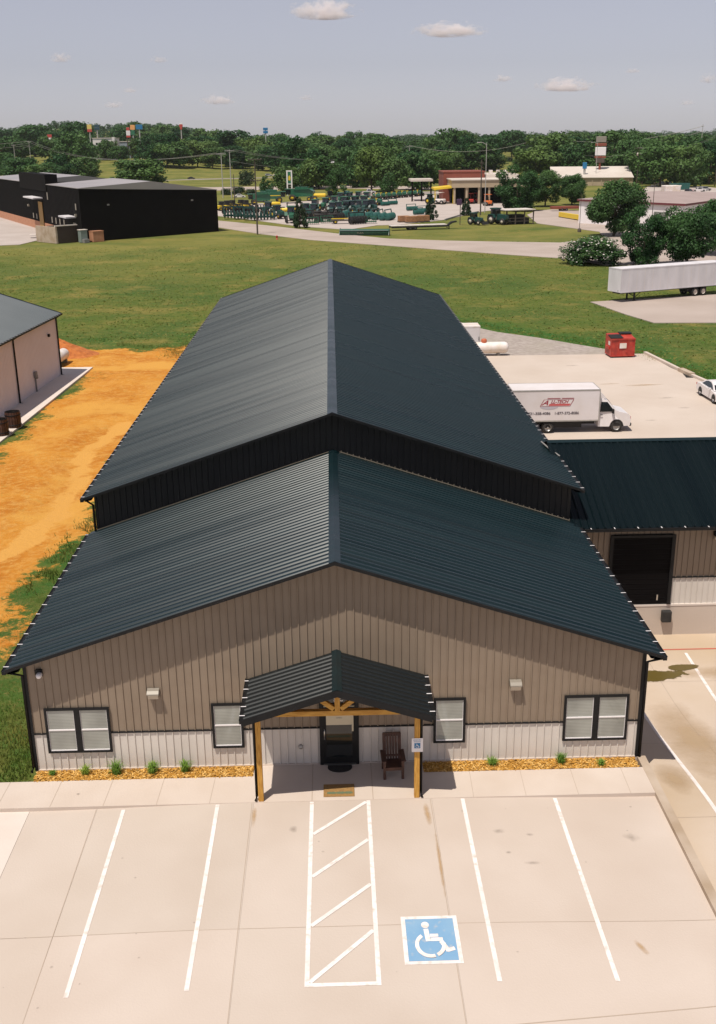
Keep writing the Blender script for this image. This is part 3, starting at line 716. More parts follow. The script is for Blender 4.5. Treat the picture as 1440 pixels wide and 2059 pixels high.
# right wing with the loading door
WY0, WYR, WX1 = Y1, 16.1, 36.0; WSL = 0.345
WEY = WY0-0.62; WZE = 3.60; WZR = WZE+WSL*(WYR-WEY)
mb = MB(); ribbed_wall(mb, (W3+0.03, WY0+0.02), (1, 0), (0, -1), WX1-W3, lambda s: 1.24 if s > 4.3 or s < 1.7 else 1.24, lambda s: WZE+0.13)
mb.add([(WX1,WY0+.02,-1.2),(WX1,21.2,-1.2),(WX1,21.2,WZE),(WX1,WYR,WZR-.1),(WX1,WY0+.02,WZE)], [(0,1,2,3,4)])
mb.add([(W3,21.2,-1.2),(WX1,21.2,-1.2),(WX1,21.2,WZE+.1),(W3,21.2,WZE+.1)], [(0,1,2,3)])
mb.build('wing_wall', M_CLAY, bld)
mb = MB(); ribbed_wall(mb, (W3+0.03, WY0+0.02), (1, 0), (0, -1), WX1-W3, lambda s: 0.06, lambda s: 1.21); mb.build('wing_wainscot', M_WHITEP, bld)
mb = MB(); mb.box(W3, WX1, WY0-0.045, WY0+0.02, 1.205, 1.245); mb.build('wing_trim', M_TRIM, bld)
mb = MB(); mb.box(W3, WX1, WY0-0.03, WY0+0.2, -1.6, -0.02); mb.box(W3, WX1, WY0-0.05, WY0+0.2, -0.02, 0.06, 1); mb.build('dock_wall', [M_CONC, M_APRON], bld)
mb = MB()
ribbed_roof(mb, (W3+0.02, WYR, WZR), (WX1+.3, WYR, WZR), (WX1+.3, WEY, WZE), (W3+0.02, WEY, WZE))
ribbed_roof(mb, (W3+0.02, WYR, WZR), (WX1+.3, WYR, WZR), (WX1+.3, 21.9, WZE), (W3+0.02, 21.9, WZE))
wr = mb.build('wing_roof', [M_ROOFW, M_TRIM], bld)
mb = MB(); V = []
for x in (W3+.03, WX1+.3): V += [(x, WYR-.2, WZR+.05-WSL*.2), (x, WYR, WZR+.06), (x, WYR+.2, WZR+.05-WSL*.2)]
mb.add(V, [(0,3,4,1),(1,4,5,2)]); mb.build('ridge_cap', M_ROOF, wr)
gutter('gutter', (XE+0.2, WEY, WZE), (WX1+.3, WEY, WZE), (0, -1, 0), wr, 0.92)
mb = MB(); mb.add([(W3, WEY+.02, WZE-.12), (WX1+.3, WEY+.02, WZE-.12), (WX1+.3, WY0, WZE-.05), (W3, WY0, WZE-.05)], [(0,1,2,3)]); mb.build('soffit', M_TRIM, wr)
mb = MB(); mb.tube([(9.1,16.5,5.44),(9.3,15.7,5.34),(9.62,15.0,5.20)], 0.035, 6); mb.build('valley_flashing', M_GREY, wr)
# roll-up door
mb = MB(); mb.box(10.97, 13.47, WY0-0.03, WY0+0.05, 0.08, 3.02, 0)
k = 0.12
while k < 2.98: mb.box(11.05, 13.38, WY0-0.05, WY0-0.028, k, k+0.19, 1); k += 0.215
dd = mb.build('roller_door', [M_TRIM, M_BWALL], bld)
mb = MB(); mb.box(13.38, 13.52, WY0-0.10, WY0-0.02, 0.08, 3.08); mb.box(10.92, 11.05, WY0-0.10, WY0-0.02, 0.08, 3.08); mb.box(11.05, 13.38, WY0-0.10, WY0-0.02, 2.98, 3.08); mb.build('frame', M_TRIM, dd)
mb = MB(); mb.box(12.95, 13.0, WY0-0.075, WY0-0.05, 0.26, 0.5); mb.build('handle', M_STEEL, dd)
mb = MB(); mb.bbox(13.2, 13.58, WY0-0.26, WY0-0.03, -0.66, -0.18, 0.02); mb.build('dock_bumper', M_RUBBER, bld)
def wall_light(x, y, z, parent, s=1.0, dark=False):
    mb = MB(); b_ = MB()
    mb.prism([(y, z+0.10*s), (y-0.13*s, z+0.08*s), (y-0.20*s, z+0.02*s), (y-0.20*s, z-0.02*s), (y, z-0.02*s)], 'x', x-0.15*s, x+0.15*s)
    o = mb.build('wall_light', M_TRIM if dark else M_BRONZE, parent)
    b_.prism([(y, z-0.02*s), (y-0.19*s, z-0.02*s), (y-0.14*s, z-0.15*s), (y, z-0.17*s)], 'x', x-0.13*s, x+0.13*s); b_.build('lens', M_LENS, o); return o
wall_light(-5.42, -0.02, 2.60, bld, 1.15); wall_light(5.30, -0.02, 2.62, bld, 1.15); wall_light(15.2, WY0, 3.05, bld, 1.2, True)
mb = MB(); mb.box(-8.80, -8.60, -0.10, -0.02, 3.22, 3.42); o = mb.build('security_camera', M_TRIM, bld)
mb = MB(); mb.lathe([(0.0, -0.26), (0.06, -0.255), (0.085, -0.2), (0.085, -0.10), (0.07, -0.08)], (-8.68, 0, 3.28), 'y', 14); mb.build('dome', M_SIGNW, o)

# windows
M_BLIND = mat('window_blinds', (0.36,0.37,0.33), 0.5)
def blind_glass():
    m = bpy.data.materials.new('blinds_behind_glass'); m.use_nodes = True; N = m.node_tree.nodes; L = m.node_tree.links; b = N['Principled BSDF']
    tc = N.new('ShaderNodeTexCoord'); sp = N.new('ShaderNodeSeparateXYZ'); L.new(tc.outputs['Object'], sp.inputs[0])
    mu = N.new('ShaderNodeMath'); mu.operation = 'MULTIPLY'; mu.inputs[1].default_value = 20.0; L.new(sp.outputs[2], mu.inputs[0])
    fr_ = N.new('ShaderNodeMath'); fr_.operation = 'FRACT'; L.new(mu.outputs[0], fr_.inputs[0])
    cr = N.new('ShaderNodeValToRGB'); e = cr.color_ramp.elements
    e[0].position = 0.0; e[0].color = (0.10,0.11,0.095,1); e[1].position = 0.30; e[1].color = (0.285,0.295,0.265,1); L.new(fr_.outputs[0], cr.inputs[0])
    n = N.new('ShaderNodeTexNoise'); n.inputs['Scale'].default_value = 1.1; L.new(tc.outputs['Object'], n.inputs['Vector'])
    r = N.new('ShaderNodeMapRange'); r.inputs['From Min'].default_value = .35; r.inputs['From Max'].default_value = .65; r.inputs['To Min'].default_value = .80; r.inputs['To Max'].default_value = 1.15; L.new(n.outputs[0], r.inputs[0])
    h = N.new('ShaderNodeHueSaturation'); L.new(cr.outputs[0], h.inputs['Color']); L.new(r.outputs[0], h.inputs['Value']); L.new(h.outputs[0], b.inputs['Base Color'])
    b.inputs['Roughness'].default_value = 0.6; b.inputs['Coat Weight'].default_value = 1.0; b.inputs['Coat Roughness'].default_value = 0.03; b.inputs['Coat IOR'].default_value = 1.7
    return m
M_PANE = blind_glass()
def window(x0, x1, z0, z1, sashes, parent):
    y = -0.036; f = 0.075
    mb = MB()
    mb.box(x0, x1, y-0.05, y, z1-f, z1); mb.box(x0, x1, y-0.05, y, z0, z0+f*0.9); mb.box(x0, x0+f, y-0.05, y, z0+f*.9, z1-f); mb.box(x1-f, x1, y-0.05, y, z0+f*.9, z1-f)
    w_ = (x1-x0)/sashes
    for i in range(1, sashes): mb.box(x0+i*w_-0.09, x0+i*w_+0.09, y-0.05, y, z0+f*.9, z1-f)
    W = mb.build('window', M_TRIM, parent)
    for i in range(sashes):
        a = x0+i*w_+(f if i == 0 else 0.09); b = x0+(i+1)*w_-(f if i == sashes-1 else 0.09); zm = (z0+z1)/2+0.02
        q = MB(); q.box(a, b, y-0.012, y-0.002, z0+f*.9, z1-f); q.build('pane', M_PANE, W)
        q = MB(); q.box(a, b, y-0.035, y-0.013, zm-0.022, zm+0.018); q.box(a, b, y-0.03, y-0.013, z0+f*.9, z0+f*.9+0.03); q.box(a, a+0.012, y-0.03, y-0.013, z0+f, z1-f); q.box(b-0.012, b, y-0.03, y-0.013, z0+f, z1-f); q.build('sash', M_SIGNW, W)
    return W
window(-8.70, -6.78, 0.62, 2.13, 2, bld); window(-3.76, -2.82, 0.66, 2.17, 1, bld); window(2.88, 3.84, 0.66, 2.18, 1, bld); window(6.80, 8.75, 0.63, 2.17, 2, bld)
# door with transom
mb = MB(); y = -0.036
mb.box(-0.55, -0.45, y-0.06, y, 0.0, 2.42); mb.box(0.53, 0.63, y-0.06, y, 0.0, 2.42); mb.box(-0.45, 0.53, y-0.06, y, 2.34, 2.42); mb.box(-0.45, 0.53, y-0.06, y, 2.02, 2.10)
dr = mb.build('entrance_door', M_TRIM, bld)
mb = MB(); mb.box(-0.45, -0.35, y-0.04, y-0.01, 0.04, 2.02); mb.box(0.43, 0.53, y-0.04, y-0.01, 0.04, 2.02); mb.box(-0.35, 0.43, y-0.04, y-0.01, 0.04, 0.26); mb.box(-0.35, 0.43, y-0.04, y-0.01, 1.92, 2.02); mb.build('leaf', M_TRIM, dr)
mb = MB(); mb.box(-0.35, 0.43, y-0.025, y-0.012, 0.26, 1.92); mb.build('pane', M_GLASSD, dr)
mb = MB(); mb.box(-0.45, 0.53, y-0.03, y-0.012, 2.10, 2.34); mb.build('transom', M_GLASSD, dr)
mb = MB(); mb.box(-0.42, 0.50, y-0.05, y-0.042, 1.985, 2.005); mb.box(0.42, 0.47, y-0.06, y-0.042, 1.15, 1.75)
M_CREAM = mat('cream_tone', (0.60,0.53,0.38), 0.4); mb.build('closer_bar', M_CREAM, dr)
mb = MB(); mb.box(-0.35, 0.43, y-0.035, y-0.027, 1.36, 1.90); mb.build('painted_reflection', M_CREAM, dr)  # beige reflection of the lot, painted as a sheet over the upper glass
mb = MB(); mb.tube([(-0.405, y-0.045, 1.22), (-0.405, y-0.12, 1.20), (-0.405, y-0.12, 0.92), (-0.405, y-0.045, 0.90)], 0.016, 8); mb.build('handle', M_STEEL, dr)
mb = MB(); mb.box(-0.45, 0.53, y-0.10, y-0.01, 0.0, 0.03); mb.build('threshold', M_STEEL, dr)
mb = MB(); mb.lathe([(0.0, -0.10), (0.055, -0.10), (0.075, -0.06), (0.075, -0.02)], (-1.13, 0, 0.62), 'y', 14); mb.build('wall_vent', M_GALV, bld)

def text_mesh(name, body, size, m, parent, mtx, align='CENTER', bold=0.0, sx=1.0, shear=0.0):
    cu = bpy.data.curves.new('lettering', 'FONT'); cu.body = body; cu.size = size; cu.align_x = align; cu.align_y = 'CENTER'; cu.offset = bold; cu.shear = shear; cu.resolution_u = 3
    t = bpy.data.objects.new('lettering_curve', cu); COL.objects.link(t)
    dg = bpy.context.evaluated_depsgraph_get(); me_ = bpy.data.meshes.new_from_object(t.evaluated_get(dg)); bpy.data.objects.remove(t); bpy.data.curves.remove(cu)
    me_.transform(Matrix.Diagonal((sx, 1, 1, 1))); me_.name = name; me_.materials.clear(); me_.materials.append(m)
    o = bpy.data.objects.new(name, me_); COL.objects.link(o)
    if parent is not None: o.parent = parent
    o.matrix_local = mtx; return o
FRONT = Matrix(((1,0,0,0),(0,0,-1,0),(0,1,0,0),(0,0,0,1)))     # text plane facing -Y
def at_front(x, y, z): return Matrix.Translation((x, y, z)) @ FRONT
text_mesh('transom_lettering', 'SSC', 0.17, M_SIGNW, dr, at_front(0.03, y-0.034, 2.215), bold=0.006)
text_mesh('door_lettering', 'OPEN', 0.07, M_GREY, dr, at_front(0.04, y-0.038, 1.60))

# porch
PZR, PZE, PXE, PYF = 3.80, 2.97, 2.58, -2.45; PSL = (PZR-PZE)/PXE
mb = MB()
for sx in (-1, 1): ribbed_roof(mb, (0, PYF, PZR), (0, -0.03, PZR), (sx*PXE, -0.03, PZE), (sx*PXE, PYF, PZE), under=0.06, h=0.03, sp=0.235)
pr_ = mb.build('porch', [M_ROOFC, M_TRIM], bld)
ridge_cap('ridge_cap', PZR, PSL, PYF-0.02, -0.03, pr_, 0.14)
mb = MB()
for sx in (-1, 1):
    mb.prism([(0, PZR+0.04), (sx*(PXE+0.02), PZE+0.03), (sx*(PXE+0.02), PZE-0.17), (0, PZR-0.16)], 'y', PYF-0.05, PYF-0.002)
mb.build('rake_trim', M_TRIM, pr_)
for sx in (-1, 1): gutter('gutter', (sx*PXE, PYF-0.03, PZE), (sx*PXE, -0.05, PZE), (sx, 0, 0), pr_, 0.5, 0.11)
for sx in (-1, 1):
    q = MB(); q.bbox(sx*2.24-0.075, sx*2.24+0.075, -1.925, -1.775, 0.0, 2.74, 0.008); q.build('post', M_WOOD, pr_)
    q = MB(); q.tube([(sx*(PXE+0.05), PYF+0.45, PZE-0.1), (sx*(PXE+0.04), PYF+0.46, PZE-0.28), (sx*2.24+0.12*sx, -1.82, PZE-0.42), (sx*2.24+0.12*sx, -1.82, 0.14), (sx*2.24+0.15*sx, -1.95, 0.05)], 0.042, 8); q.build('downspout', M_TRIM, pr_)
mb = MB(); mb.bbox(-2.36, 2.36, -1.93, -1.77, 2.742, 2.90, 0.008); mb.build('beam', M_WOODX, pr_)
mb = MB(); mb.bbox(-0.075, 0.075, -1.945, -1.79, 2.902, PZR-0.10, 0.006); mb.build('king_post', M_WOOD, pr_)
for sx in (-1, 1):
    q = MB(); q.bar((sx*0.10, -1.87, 2.95), (sx*0.62, -1.87, 3.36), 0.13, 0.13); q.build('strut', M_WOODX, pr_)
    q = MB(); q.bar((0, -1.86, PZR-0.17), (sx*2.45, -1.86, PZR-0.17-PSL*2.45), 0.14, 0.14); q.build('rafter', M_WOODX, pr_)
    q = MB(); q.bar((sx*2.24, -1.77, 2.66), (sx*2.24, -0.03, 2.66), 0.12, 0.15); q.build('side_beam', M_WOOD, pr_)
for x in (-1.45, 1.40):
    mb = MB(); mb.box(x-0.08, x+0.08, -0.16, -0.05, 2.40, 2.62); mb.build('porch_lamp', M_TRIM, pr_)
# accessible parking sign on the post
sg = thing('parking_sign', 'white accessible parking sign with blue wheelchair square on the right porch post', 'sign', (2.24, -1.93, 1.75))
mb = MB(); mb.box(-0.16, 0.16, -0.008, -0.001, -0.22, 0.22); mb.build('sign_plate', M_SIGNW, sg)
mb = MB(); mb.box(-0.085, 0.085, -0.011, -0.0085, -0.10, 0.07); mb.build('blue_square', M_SIGNB, sg)
mb = MB(); isa_symbol(mb, lambda u, v: (-0.085+0.17*u, -0.0135, 0.07-0.17*v), 0); mb.build('wheelchair_symbol', M_SIGNW, sg)
text_mesh('sign_lettering', 'RESERVED', 0.05, M_SIGNB, sg, at_front(0, -0.0105, 0.165)); text_mesh('sign_lettering', 'PARKING', 0.05, M_SIGNB, sg, at_front(0, -0.0105, 0.112))
# chair on the porch
ch = thing('porch_chair', 'brown slatted wooden armchair on the porch beside the right post', 'chair', (1.62, -0.62, 0.0), 0.04)
for sx in (-1, 1):
    q = MB(); q.bar((sx*0.27, -0.30, 0), (sx*0.27, -0.30, 0.60), 0.075, 0.075); q.build('leg', M_BROWN, ch)
    q = MB(); q.bar((sx*0.27, 0.28, 0), (sx*0.27, 0.20, 0.60), 0.075, 0.075); q.build('leg', M_BROWN, ch)
    q = MB(); q.bbox(sx*0.29-0.07, sx*0.29+0.07, -0.38, 0.30, 0.605, 0.64, 0.012); q.build('armrest', M_BROWN, ch)
mb = MB()
for k in range(6): mb.bar((-0.26, -0.30+k*0.10, 0.40-k*0.012), (0.26, -0.30+k*0.10, 0.40-k*0.012), 0.085, 0.025)
mb.bar((-0.27, -0.34, 0.36), (0.27, -0.34, 0.36), 0.03, 0.10); mb.build('seat', M_BROWN, ch)
mb = MB()
for k in range(6): x = -0.205+k*0.082; mb.bar((x, 0.20, 0.36), (x, 0.40, 1.10), 0.062, 0.022)
mb.bar((-0.27, 0.41, 1.09), (0.27, 0.41, 1.09), 0.03, 0.12); mb.bar((-0.25, 0.235, 0.47), (0.25, 0.235, 0.47), 0.03, 0.07)
for sx in (-1, 1): mb.bar((sx*0.255, 0.20, 0.36), (sx*0.255, 0.41, 1.12), 0.05, 0.04)
mb.build('backrest', M_BROWN, ch)
# mats
M_MATD = mat('dark_mat', (0.014,0.012,0.012), 0.95, 0, (0.03,0.026,0.025), 30, bump=0.004, bscale=90)
M_COIR = mat('coir_mat', (0.33,0.19,0.06), 0.95, 0, (0.25,0.135,0.045), 25, bump=0.004, bscale=90)
mb = MB(); P = [(-0.36+0.04, 0.22)]+[(0.04+0.37*cos(pi+pi*k/16), 0.10+0.27*sin(pi+pi*k/16)) for k in range(17)]+[(0.40, 0.22)]
mb.prism(P, 'z', 0.0, 0.018); o = mb.build('doormat', M_MATD); o.location = (0, -0.36, 0.003); tag(o, 'black half-round doormat in front of the entrance door', 'doormat')
om = thing('doormat', 'rectangular brown coir doormat with green pattern at the edge of the sidewalk', 'doormat', (0.0, -1.47, 0.003))
mb = MB(); mb.bbox(-0.45, 0.45, -0.31, 0.31, 0, 0.02, 0.006); mb.build('pile', M_COIR, om)
M_MATG = mat('mat_print', (0.12,0.15,0.08), 0.95); mb = MB()
for x in (-0.27, -0.16, 0.0, 0.10, 0.24, 0.31):
    P = [(x+0.085*cos(k*pi/6)*(1+0.3*sin(3*k)), -0.14+0.06*sin(k*pi/6)) for k in range(12)]; mb.add([(p[0], p[1], 0.024+0.001*abs(x)) for p in P], [tuple(range(12))])
mb.build('print', M_MATG, om)
# ornamental grass tufts in the mulch
def tuft(name, label, x, y, r, h, seed, n=90, m=M_TUFT, group=None):
    rg = random.Random(seed); mb = MB()
    for _ in range(n):
        a = rg.uniform(0, 2*pi); lean = rg.uniform(0.1, 1.0); b0 = Vector((rg.gauss(0, r*.18), rg.gauss(0, r*.18), 0)); d = Vector((cos(a), sin(a), 0)); s = Vector((-sin(a), cos(a), 0))*0.008
        hh = h*rg.uniform(0.6, 1.1); p1 = b0+d*r*lean*.5+Vector((0,0,hh*.7)); p2 = b0+d*r*lean*1.1+Vector((0,0,hh*(1-.35*lean)))
        mb.add([b0-s, b0+s, p1+s*.8, p1-s*.8, p2], [(0,1,2,3),(3,2,4)])
    o = mb.build(name, m); o.location = (x, y, -0.03); return tag(o, label, 'plant', group)
TG = 'ornamental grasses in the mulch beds'
for i, (px, py, r, h, lab) in enumerate(((106,1558,0.12,0.16,'tiny grass plant in the mulch nearest the left building corner'),(172,1556,0.18,0.28,'small pale grass tuft in the mulch below the left double window'),(235,1556,0.24,0.42,'largest pale green grass tuft in the left mulch bed'),(307,1553,0.22,0.34,'bushy green tuft right of the largest grass in left mulch'),(373,1550,0.2,0.34,'dark green grass tuft nearest the porch in left mulch bed'),(990,1536,0.2,0.2,'sparse brownish tuft in right mulch near the porch'),(1128,1533,0.17,0.30,'bright green tuft in mulch under right double window'),(1208,1538,0.14,0.2,'small greyish tuft in mulch near right building corner'))):
    p = G(px, py, 0.0); tuft('grass_tuft', lab, p.x, max(-0.5, min(-0.2, p.y)), r*1.25, h*1.3, i, 150, group=TG)

# ------------------------------------------------------------------ vehicles and yard objects near the building
def wheel(parent, x, y, z, r, wd, side, rim=M_STEEL, name='wheel', rim_r=0.62):
    mb = MB(); mb.lathe([(r*0.62, -wd/2), (r*0.94, -wd/2), (r, -wd*0.34), (r, wd*0.34), (r*0.94, wd/2), (r*0.62, wd/2)], (0,0,0), 'y', 24, caps=False)
    o = mb.build(name, M_RUBBER, parent); o.location = (x, y, z)
    q = MB(); s = side
    q.lathe([(0.001, s*wd*0.30), (r*0.16, s*wd*0.34), (r*0.20, s*wd*0.16), (r*0.48, s*wd*0.12), (r*0.58, s*wd*0.40), (r*rim_r, s*wd*0.44), (r*rim_r, 0)], (0,0,0), 'y', 20)
    q.build('rim', rim, o); return o

def box_truck():
    t = thing('box_truck', 'white box truck with red slanted logo and phone numbers in the rear yard', 'truck', (14.64, 42.75, -1.0), 0.0)
    W = 1.12
    mb = MB(); mb.bbox(-2.50, 3.42, -W, W, 0.86, 3.02, 0.03); b = mb.build('cargo_box', M_VANW, t)
    mb = MB()
    for y in (-W-0.012, W-0.03): mb.box(-2.5, 3.44, y, y+0.042, 2.93, 3.03)
    mb.box(3.40, 3.44, -W+0.03, W-0.03, 2.93, 3.03); mb.box(3.38, 3.45, -W-0.013, -W+0.05, 0.84, 2.93)
    mb.box(-2.5, 3.44, -W-0.014, -W+0.03, 0.84, 0.93)
    mb.build('edge_rail', M_GALV, b)
    mb = MB(); mb.box(-2.53, -2.50, -W+0.08, W-0.08, 0.95, 2.85); mb.build('rear_door', M_GREY, b)
    mb = MB(); mb.box(-2.3, 3.3, -0.45, 0.45, 0.48, 0.86); mb.box(-2.58, -2.4, -W, W, 0.45, 0.62); mb.box(-0.2, 2.3, -0.95, -0.5, 0.36, 0.82); mb.build('chassis', M_BLACK, t)
    # cab: side profile lofted with a narrower roof
    prof = [(3.42,0.42),(4.18,0.40),(4.34,0.66),(4.70,0.90),(5.06,0.66),(5.22,0.42),(5.62,0.46),(5.66,0.80),(5.60,1.12),(5.44,1.28),(4.86,1.42),(4.62,1.50),(4.06,2.18),(3.76,2.28),(3.42,2.26)]
    def half(z): return 1.0 if z < 1.35 else lerp(1.0, 0.82, (z-1.35)/0.95)
    mb = MB(); n = len(prof)
    V = [(x, -half(z), z) for x, z in prof]+[(x, half(z), z) for x, z in prof]
    mb.add(V, [tuple(range(n)), tuple(range(2*n-1, n-1, -1))]+[(i, n+i, n+(i+1) % n, (i+1) % n) for i in range(n)])
    c = mb.build('cab', M_WHITE, t)
    mb = MB(); mb.prism([(3.36,2.26),(3.76,2.28),(3.95,2.34),(3.70,2.62),(3.42,2.78)], 'y', -0.78, 0.78); mb.build('wind_fairing', M_WHITE, c)
    for s in (-1, 1):
        y = lambda z: s*(half(z)+0.008)
        P = [(3.52,1.44),(4.52,1.44),(4.02,2.08),(3.60,2.10)]
        q = MB(); q.add([(x, y(z), z) for x, z in P], [(0,1,2,3)]); q.build('side_window', M_GLASSD, c)
        q = MB(); q.add([(4.50,y(.9),.95),(4.515,y(.9),.95),(4.515,y(1.4),1.38),(4.50,y(1.4),1.38)], [(0,1,2,3)]); q.build('door_seam', M_GREY, c)
        q = MB(); q.box(3.54, 3.70, s*1.0, s*1.03, 1.20, 1.25); q.build('door_handle', M_BLACK, c)
        q = MB(); q.bbox(4.30, 4.42, s*1.06, s*1.26, 1.36, 1.66, 0.02); q.bar((4.36, s*0.96, 1.42), (4.36, s*1.1, 1.46), 0.04); q.build('mirror', M_BLACK, c)
        q = MB(); q.bbox(5.50, 5.655, s*0.66, s*0.97, 0.86, 1.08, 0.015); q.build('headlight', M_REDM if s < 0 else M_STEEL, c)
        q = MB(); P = [(4.70+0.47*cos(a), 0.43+0.47*sin(a)) for a in [pi*k/14 for k in range(15)]]; q.add([(x, s*1.004, z) for x, z in P], [tuple(range(15))]); q.build('wheel_arch', M_BLACK, c)
        wheel(t, 4.70, s*0.90, 0.38, 0.38, 0.24, s, M_GALV); wheel(t, 0.0, s*0.86, 0.38, 0.38, 0.42, s, M_STEEL)
    mb = MB(); mb.add([(4.58,-0.86,1.53),(4.58,0.86,1.53),(4.10,0.72,2.155),(4.10,-0.72,2.155)], [(0,1,2,3)])
    for v in range(len(mb.v)): mb.v[v] = (mb.v[v][0]+0.012, mb.v[v][1], mb.v[v][2]+0.012)
    mb.build('windscreen', M_GLASSD, c)
    mb = MB(); mb.bbox(5.58, 5.74, -0.95, 0.95, 0.40, 0.62, 0.03); mb.build('bumper', M_BLACK, c)
    mb = MB(); mb.box(5.60, 5.672, -0.64, 0.64, 0.74, 1.06); mb.build('grille', M_BLACK, c)
    # lettering and logo on the near side
    y = -W-0.012
    def quad(mb, x0, x1, z0, z1, sh, m): mb.add([(x0+z0*sh, y-0.001*m, z0), (x1+z0*sh, y-0.001*m, z0), (x1+z1*sh, y-0.001*m, z1), (x0+z1*sh, y-0.001*m, z1)], [(0,1,2,3)], m)
    lg = MB(); sh = 0.55; ox = -2.47
    quad(lg, 0.78+ox, 2.84+ox, 1.90, 2.37, sh, 0); quad(lg, 0.83+ox, 2.79+ox, 1.925, 2.345, sh, 1); quad(lg, 1.33+ox, 2.76+ox, 1.94, 2.08, sh, 2)
    quad(lg, 0.98+ox, 1.86+ox, 2.42, 2.47, sh, 0); quad(lg, 1.96+ox, 2.78+ox, 2.42, 2.47, sh, 0)
    lg.build('logo', [M_RUSTMARK, M_VANW, M_REDMARK], b)
    for v in (): pass
    q = MB(); q.add([(0.0+0.62*cos(a), y, 1.89+0.20*sin(a)) for a in [pi+pi*k/14 for k in range(15)]], [tuple(range(15))]); q.build('logo_shadow', M_PALEMARK, b)
    text_mesh('logo_lettering', 'A', 0.46, M_RUSTMARK, b, at_front(-0.32, y-0.004, 2.13), bold=0.012, shear=0.5, sx=1.35)
    text_mesh('logo_lettering', 'LL-TECH', 0.30, M_RUSTMARK, b, at_front(0.66, y-0.004, 2.20), bold=0.012, shear=0.4, sx=1.0)
    text_mesh('phone_lettering', '931-358-4086', 0.26, M_GREYMARK, b, at_front(-0.66, y-0.002, 1.41), bold=0.006, sx=1.04)
    text_mesh('phone_lettering', '1-877-372-8086', 0.26, M_GREYMARK, b, at_front(1.20, y-0.002, 1.41), bold=0.006, sx=1.0)
    return t
box_truck()

def semi_trailer():
    a = G(1246, 609); b = G(1440, 592); d = (b-a).normalized(); rz = math.atan2(d.y, d.x)
    t = thing('semi_trailer', 'long faded white box trailer standing on its landing legs at the grass edge', 'trailer', (a.x, a.y, -0.985), rz)
    L_, W, z0, z1 = 16.6, 2.5, 1.18, 4.05
    mb = MB(); mb.bbox(0, L_, 0.0, W, z0, z1, 0.02); b_ = mb.build('body', M_TRAIL, t)
    mb = MB(); mb.box(-0.01, L_+0.01, -0.02, 0.03, z1-0.12, z1+0.02); mb.box(-0.01, L_+0.01, -0.02, 0.03, z0-0.02, z0+0.12); mb.box(-0.02, 0.03, 0.03, W, z1-0.12, z1+0.02); mb.box(-0.02, 0.06, -0.021, 0.05, z0+.12, z1-.12); mb.build('edge_rail', M_TRAIL, b_)
    mb = MB()
    for k in range(1, 14): mb.box(k*1.22, k*1.22+0.02, -0.006, 0.001, z0+0.13, z1-0.13)
    mb.build('panel_seam', M_TANK, b_)
    mb = MB(); mb.box(0.3, L_-0.1, 0.6, 1.9, 0.98, z0-0.001); mb.build('chassis', M_BLACK, t)
    mb = MB()
    for y in (0.55, 1.95): mb.box(2.55, 2.72, y-0.08, y+0.08, 0.06, 1.0); mb.box(2.45, 2.82, y-0.15, y+0.15, 0.0, 0.06)
    mb.bar((2.63, 0.55, 0.55), (2.63, 1.95, 0.85), 0.07); mb.bar((2.63, 0.55, 0.35), (3.9, 0.9, 0.98), 0.06); mb.bar((2.63, 0.55, 0.8), (2.63, 1.95, 0.8), 0.07); mb.build('landing_gear', M_BLACK, t)
    for x in (12.0, 13.3):
        for y, s in ((0.30, -1), (2.2, 1)): wheel(t, x, y, 0.52, 0.52, 0.5, s, M_TANK)
    mb = MB(); mb.box(11.0, 14.2, 0.55, 1.95, 0.55, 0.98); mb.build('bogie', M_BLACK, t)
    mb = MB(); mb.box(-0.02, 0.0, 0.42, 0.50, 1.28, 1.5); mb.build('coupling_plate', M_GREY, b_)
semi_trailer()

def dumpster():
    t = thing('dumpster', 'red steel dumpster with white notice at the back of the rear yard', 'dumpster', (26.6, 68.75, -1.0), 0.06)
    mb = MB(); w_, d_ = 1.12, 0.85
    P = [(-d_, 0.14), (d_, 0.14), (d_, 1.95), (-d_+0.12, 1.62), (-d_, 1.5)]
    P = [(-d_,0.14),(d_,0.14),(d_,2.0),(-d_,1.72)]
    mb.prism(P, 'x', -w_, w_); b = mb.build('bin', M_DUMP, t)
    mb = MB()
    for x in (-w_, -0.4, 0.4, w_-0.07): mb.box(x, x+0.07, -d_-0.05, -d_-0.001, 0.14, 1.70)
    mb.box(-w_-.02, w_+.02, -d_-0.07, -d_-0.0, 1.64, 1.76); mb.box(-w_-.02, w_+.02, -d_-0.06, -d_-0.0, 0.12, 0.24)
    mb.build('stiffener', M_DUMP, b)
    for s in (-1, 1):
        q = MB(); q.box(s*w_+s*0.001, s*(w_+0.12), -0.6, 0.5, 0.75, 0.98); q.build('fork_pocket', M_DUMP, b)
    mb = MB(); mb.prism([(-d_-.05,1.78),(0.15,1.94),(0.15,1.99),(-d_-.05,1.83)], 'x', -w_-.03, -0.02); mb.build('lid', M_BLACK, t)
    mb = MB(); mb.prism([(0.25,1.98),(d_+.05,2.03),(d_+.05,2.10),(0.25,2.05)], 'x', 0.02, w_+.03); mb.build('lid', M_BLACK, t)
    mb = MB(); mb.prism([(-d_+.1,1.70),(d_-.05,1.95),(d_-.05,1.955),(-d_+.1,1.705)], 'x', 0.05, w_-.05); mb.build('rubbish', M_TANK, t)
    mb = MB(); mb.box(-0.32, 0.32, -d_-0.06, -d_-0.052, 0.86, 1.34); mb.build('notice', M_TANK, b)
    mb = MB(); mb.box(-w_-0.006, -w_-0.001, -0.55, -0.05, 1.1, 1.45); mb.build('notice', M_TANK, b)
    for x in (-0.9, 0.9): q = MB(); q.box(x-.08, x+.08, -d_, d_, 0.0, 0.139); q.build('skid', M_BLACK, t)
dumpster()

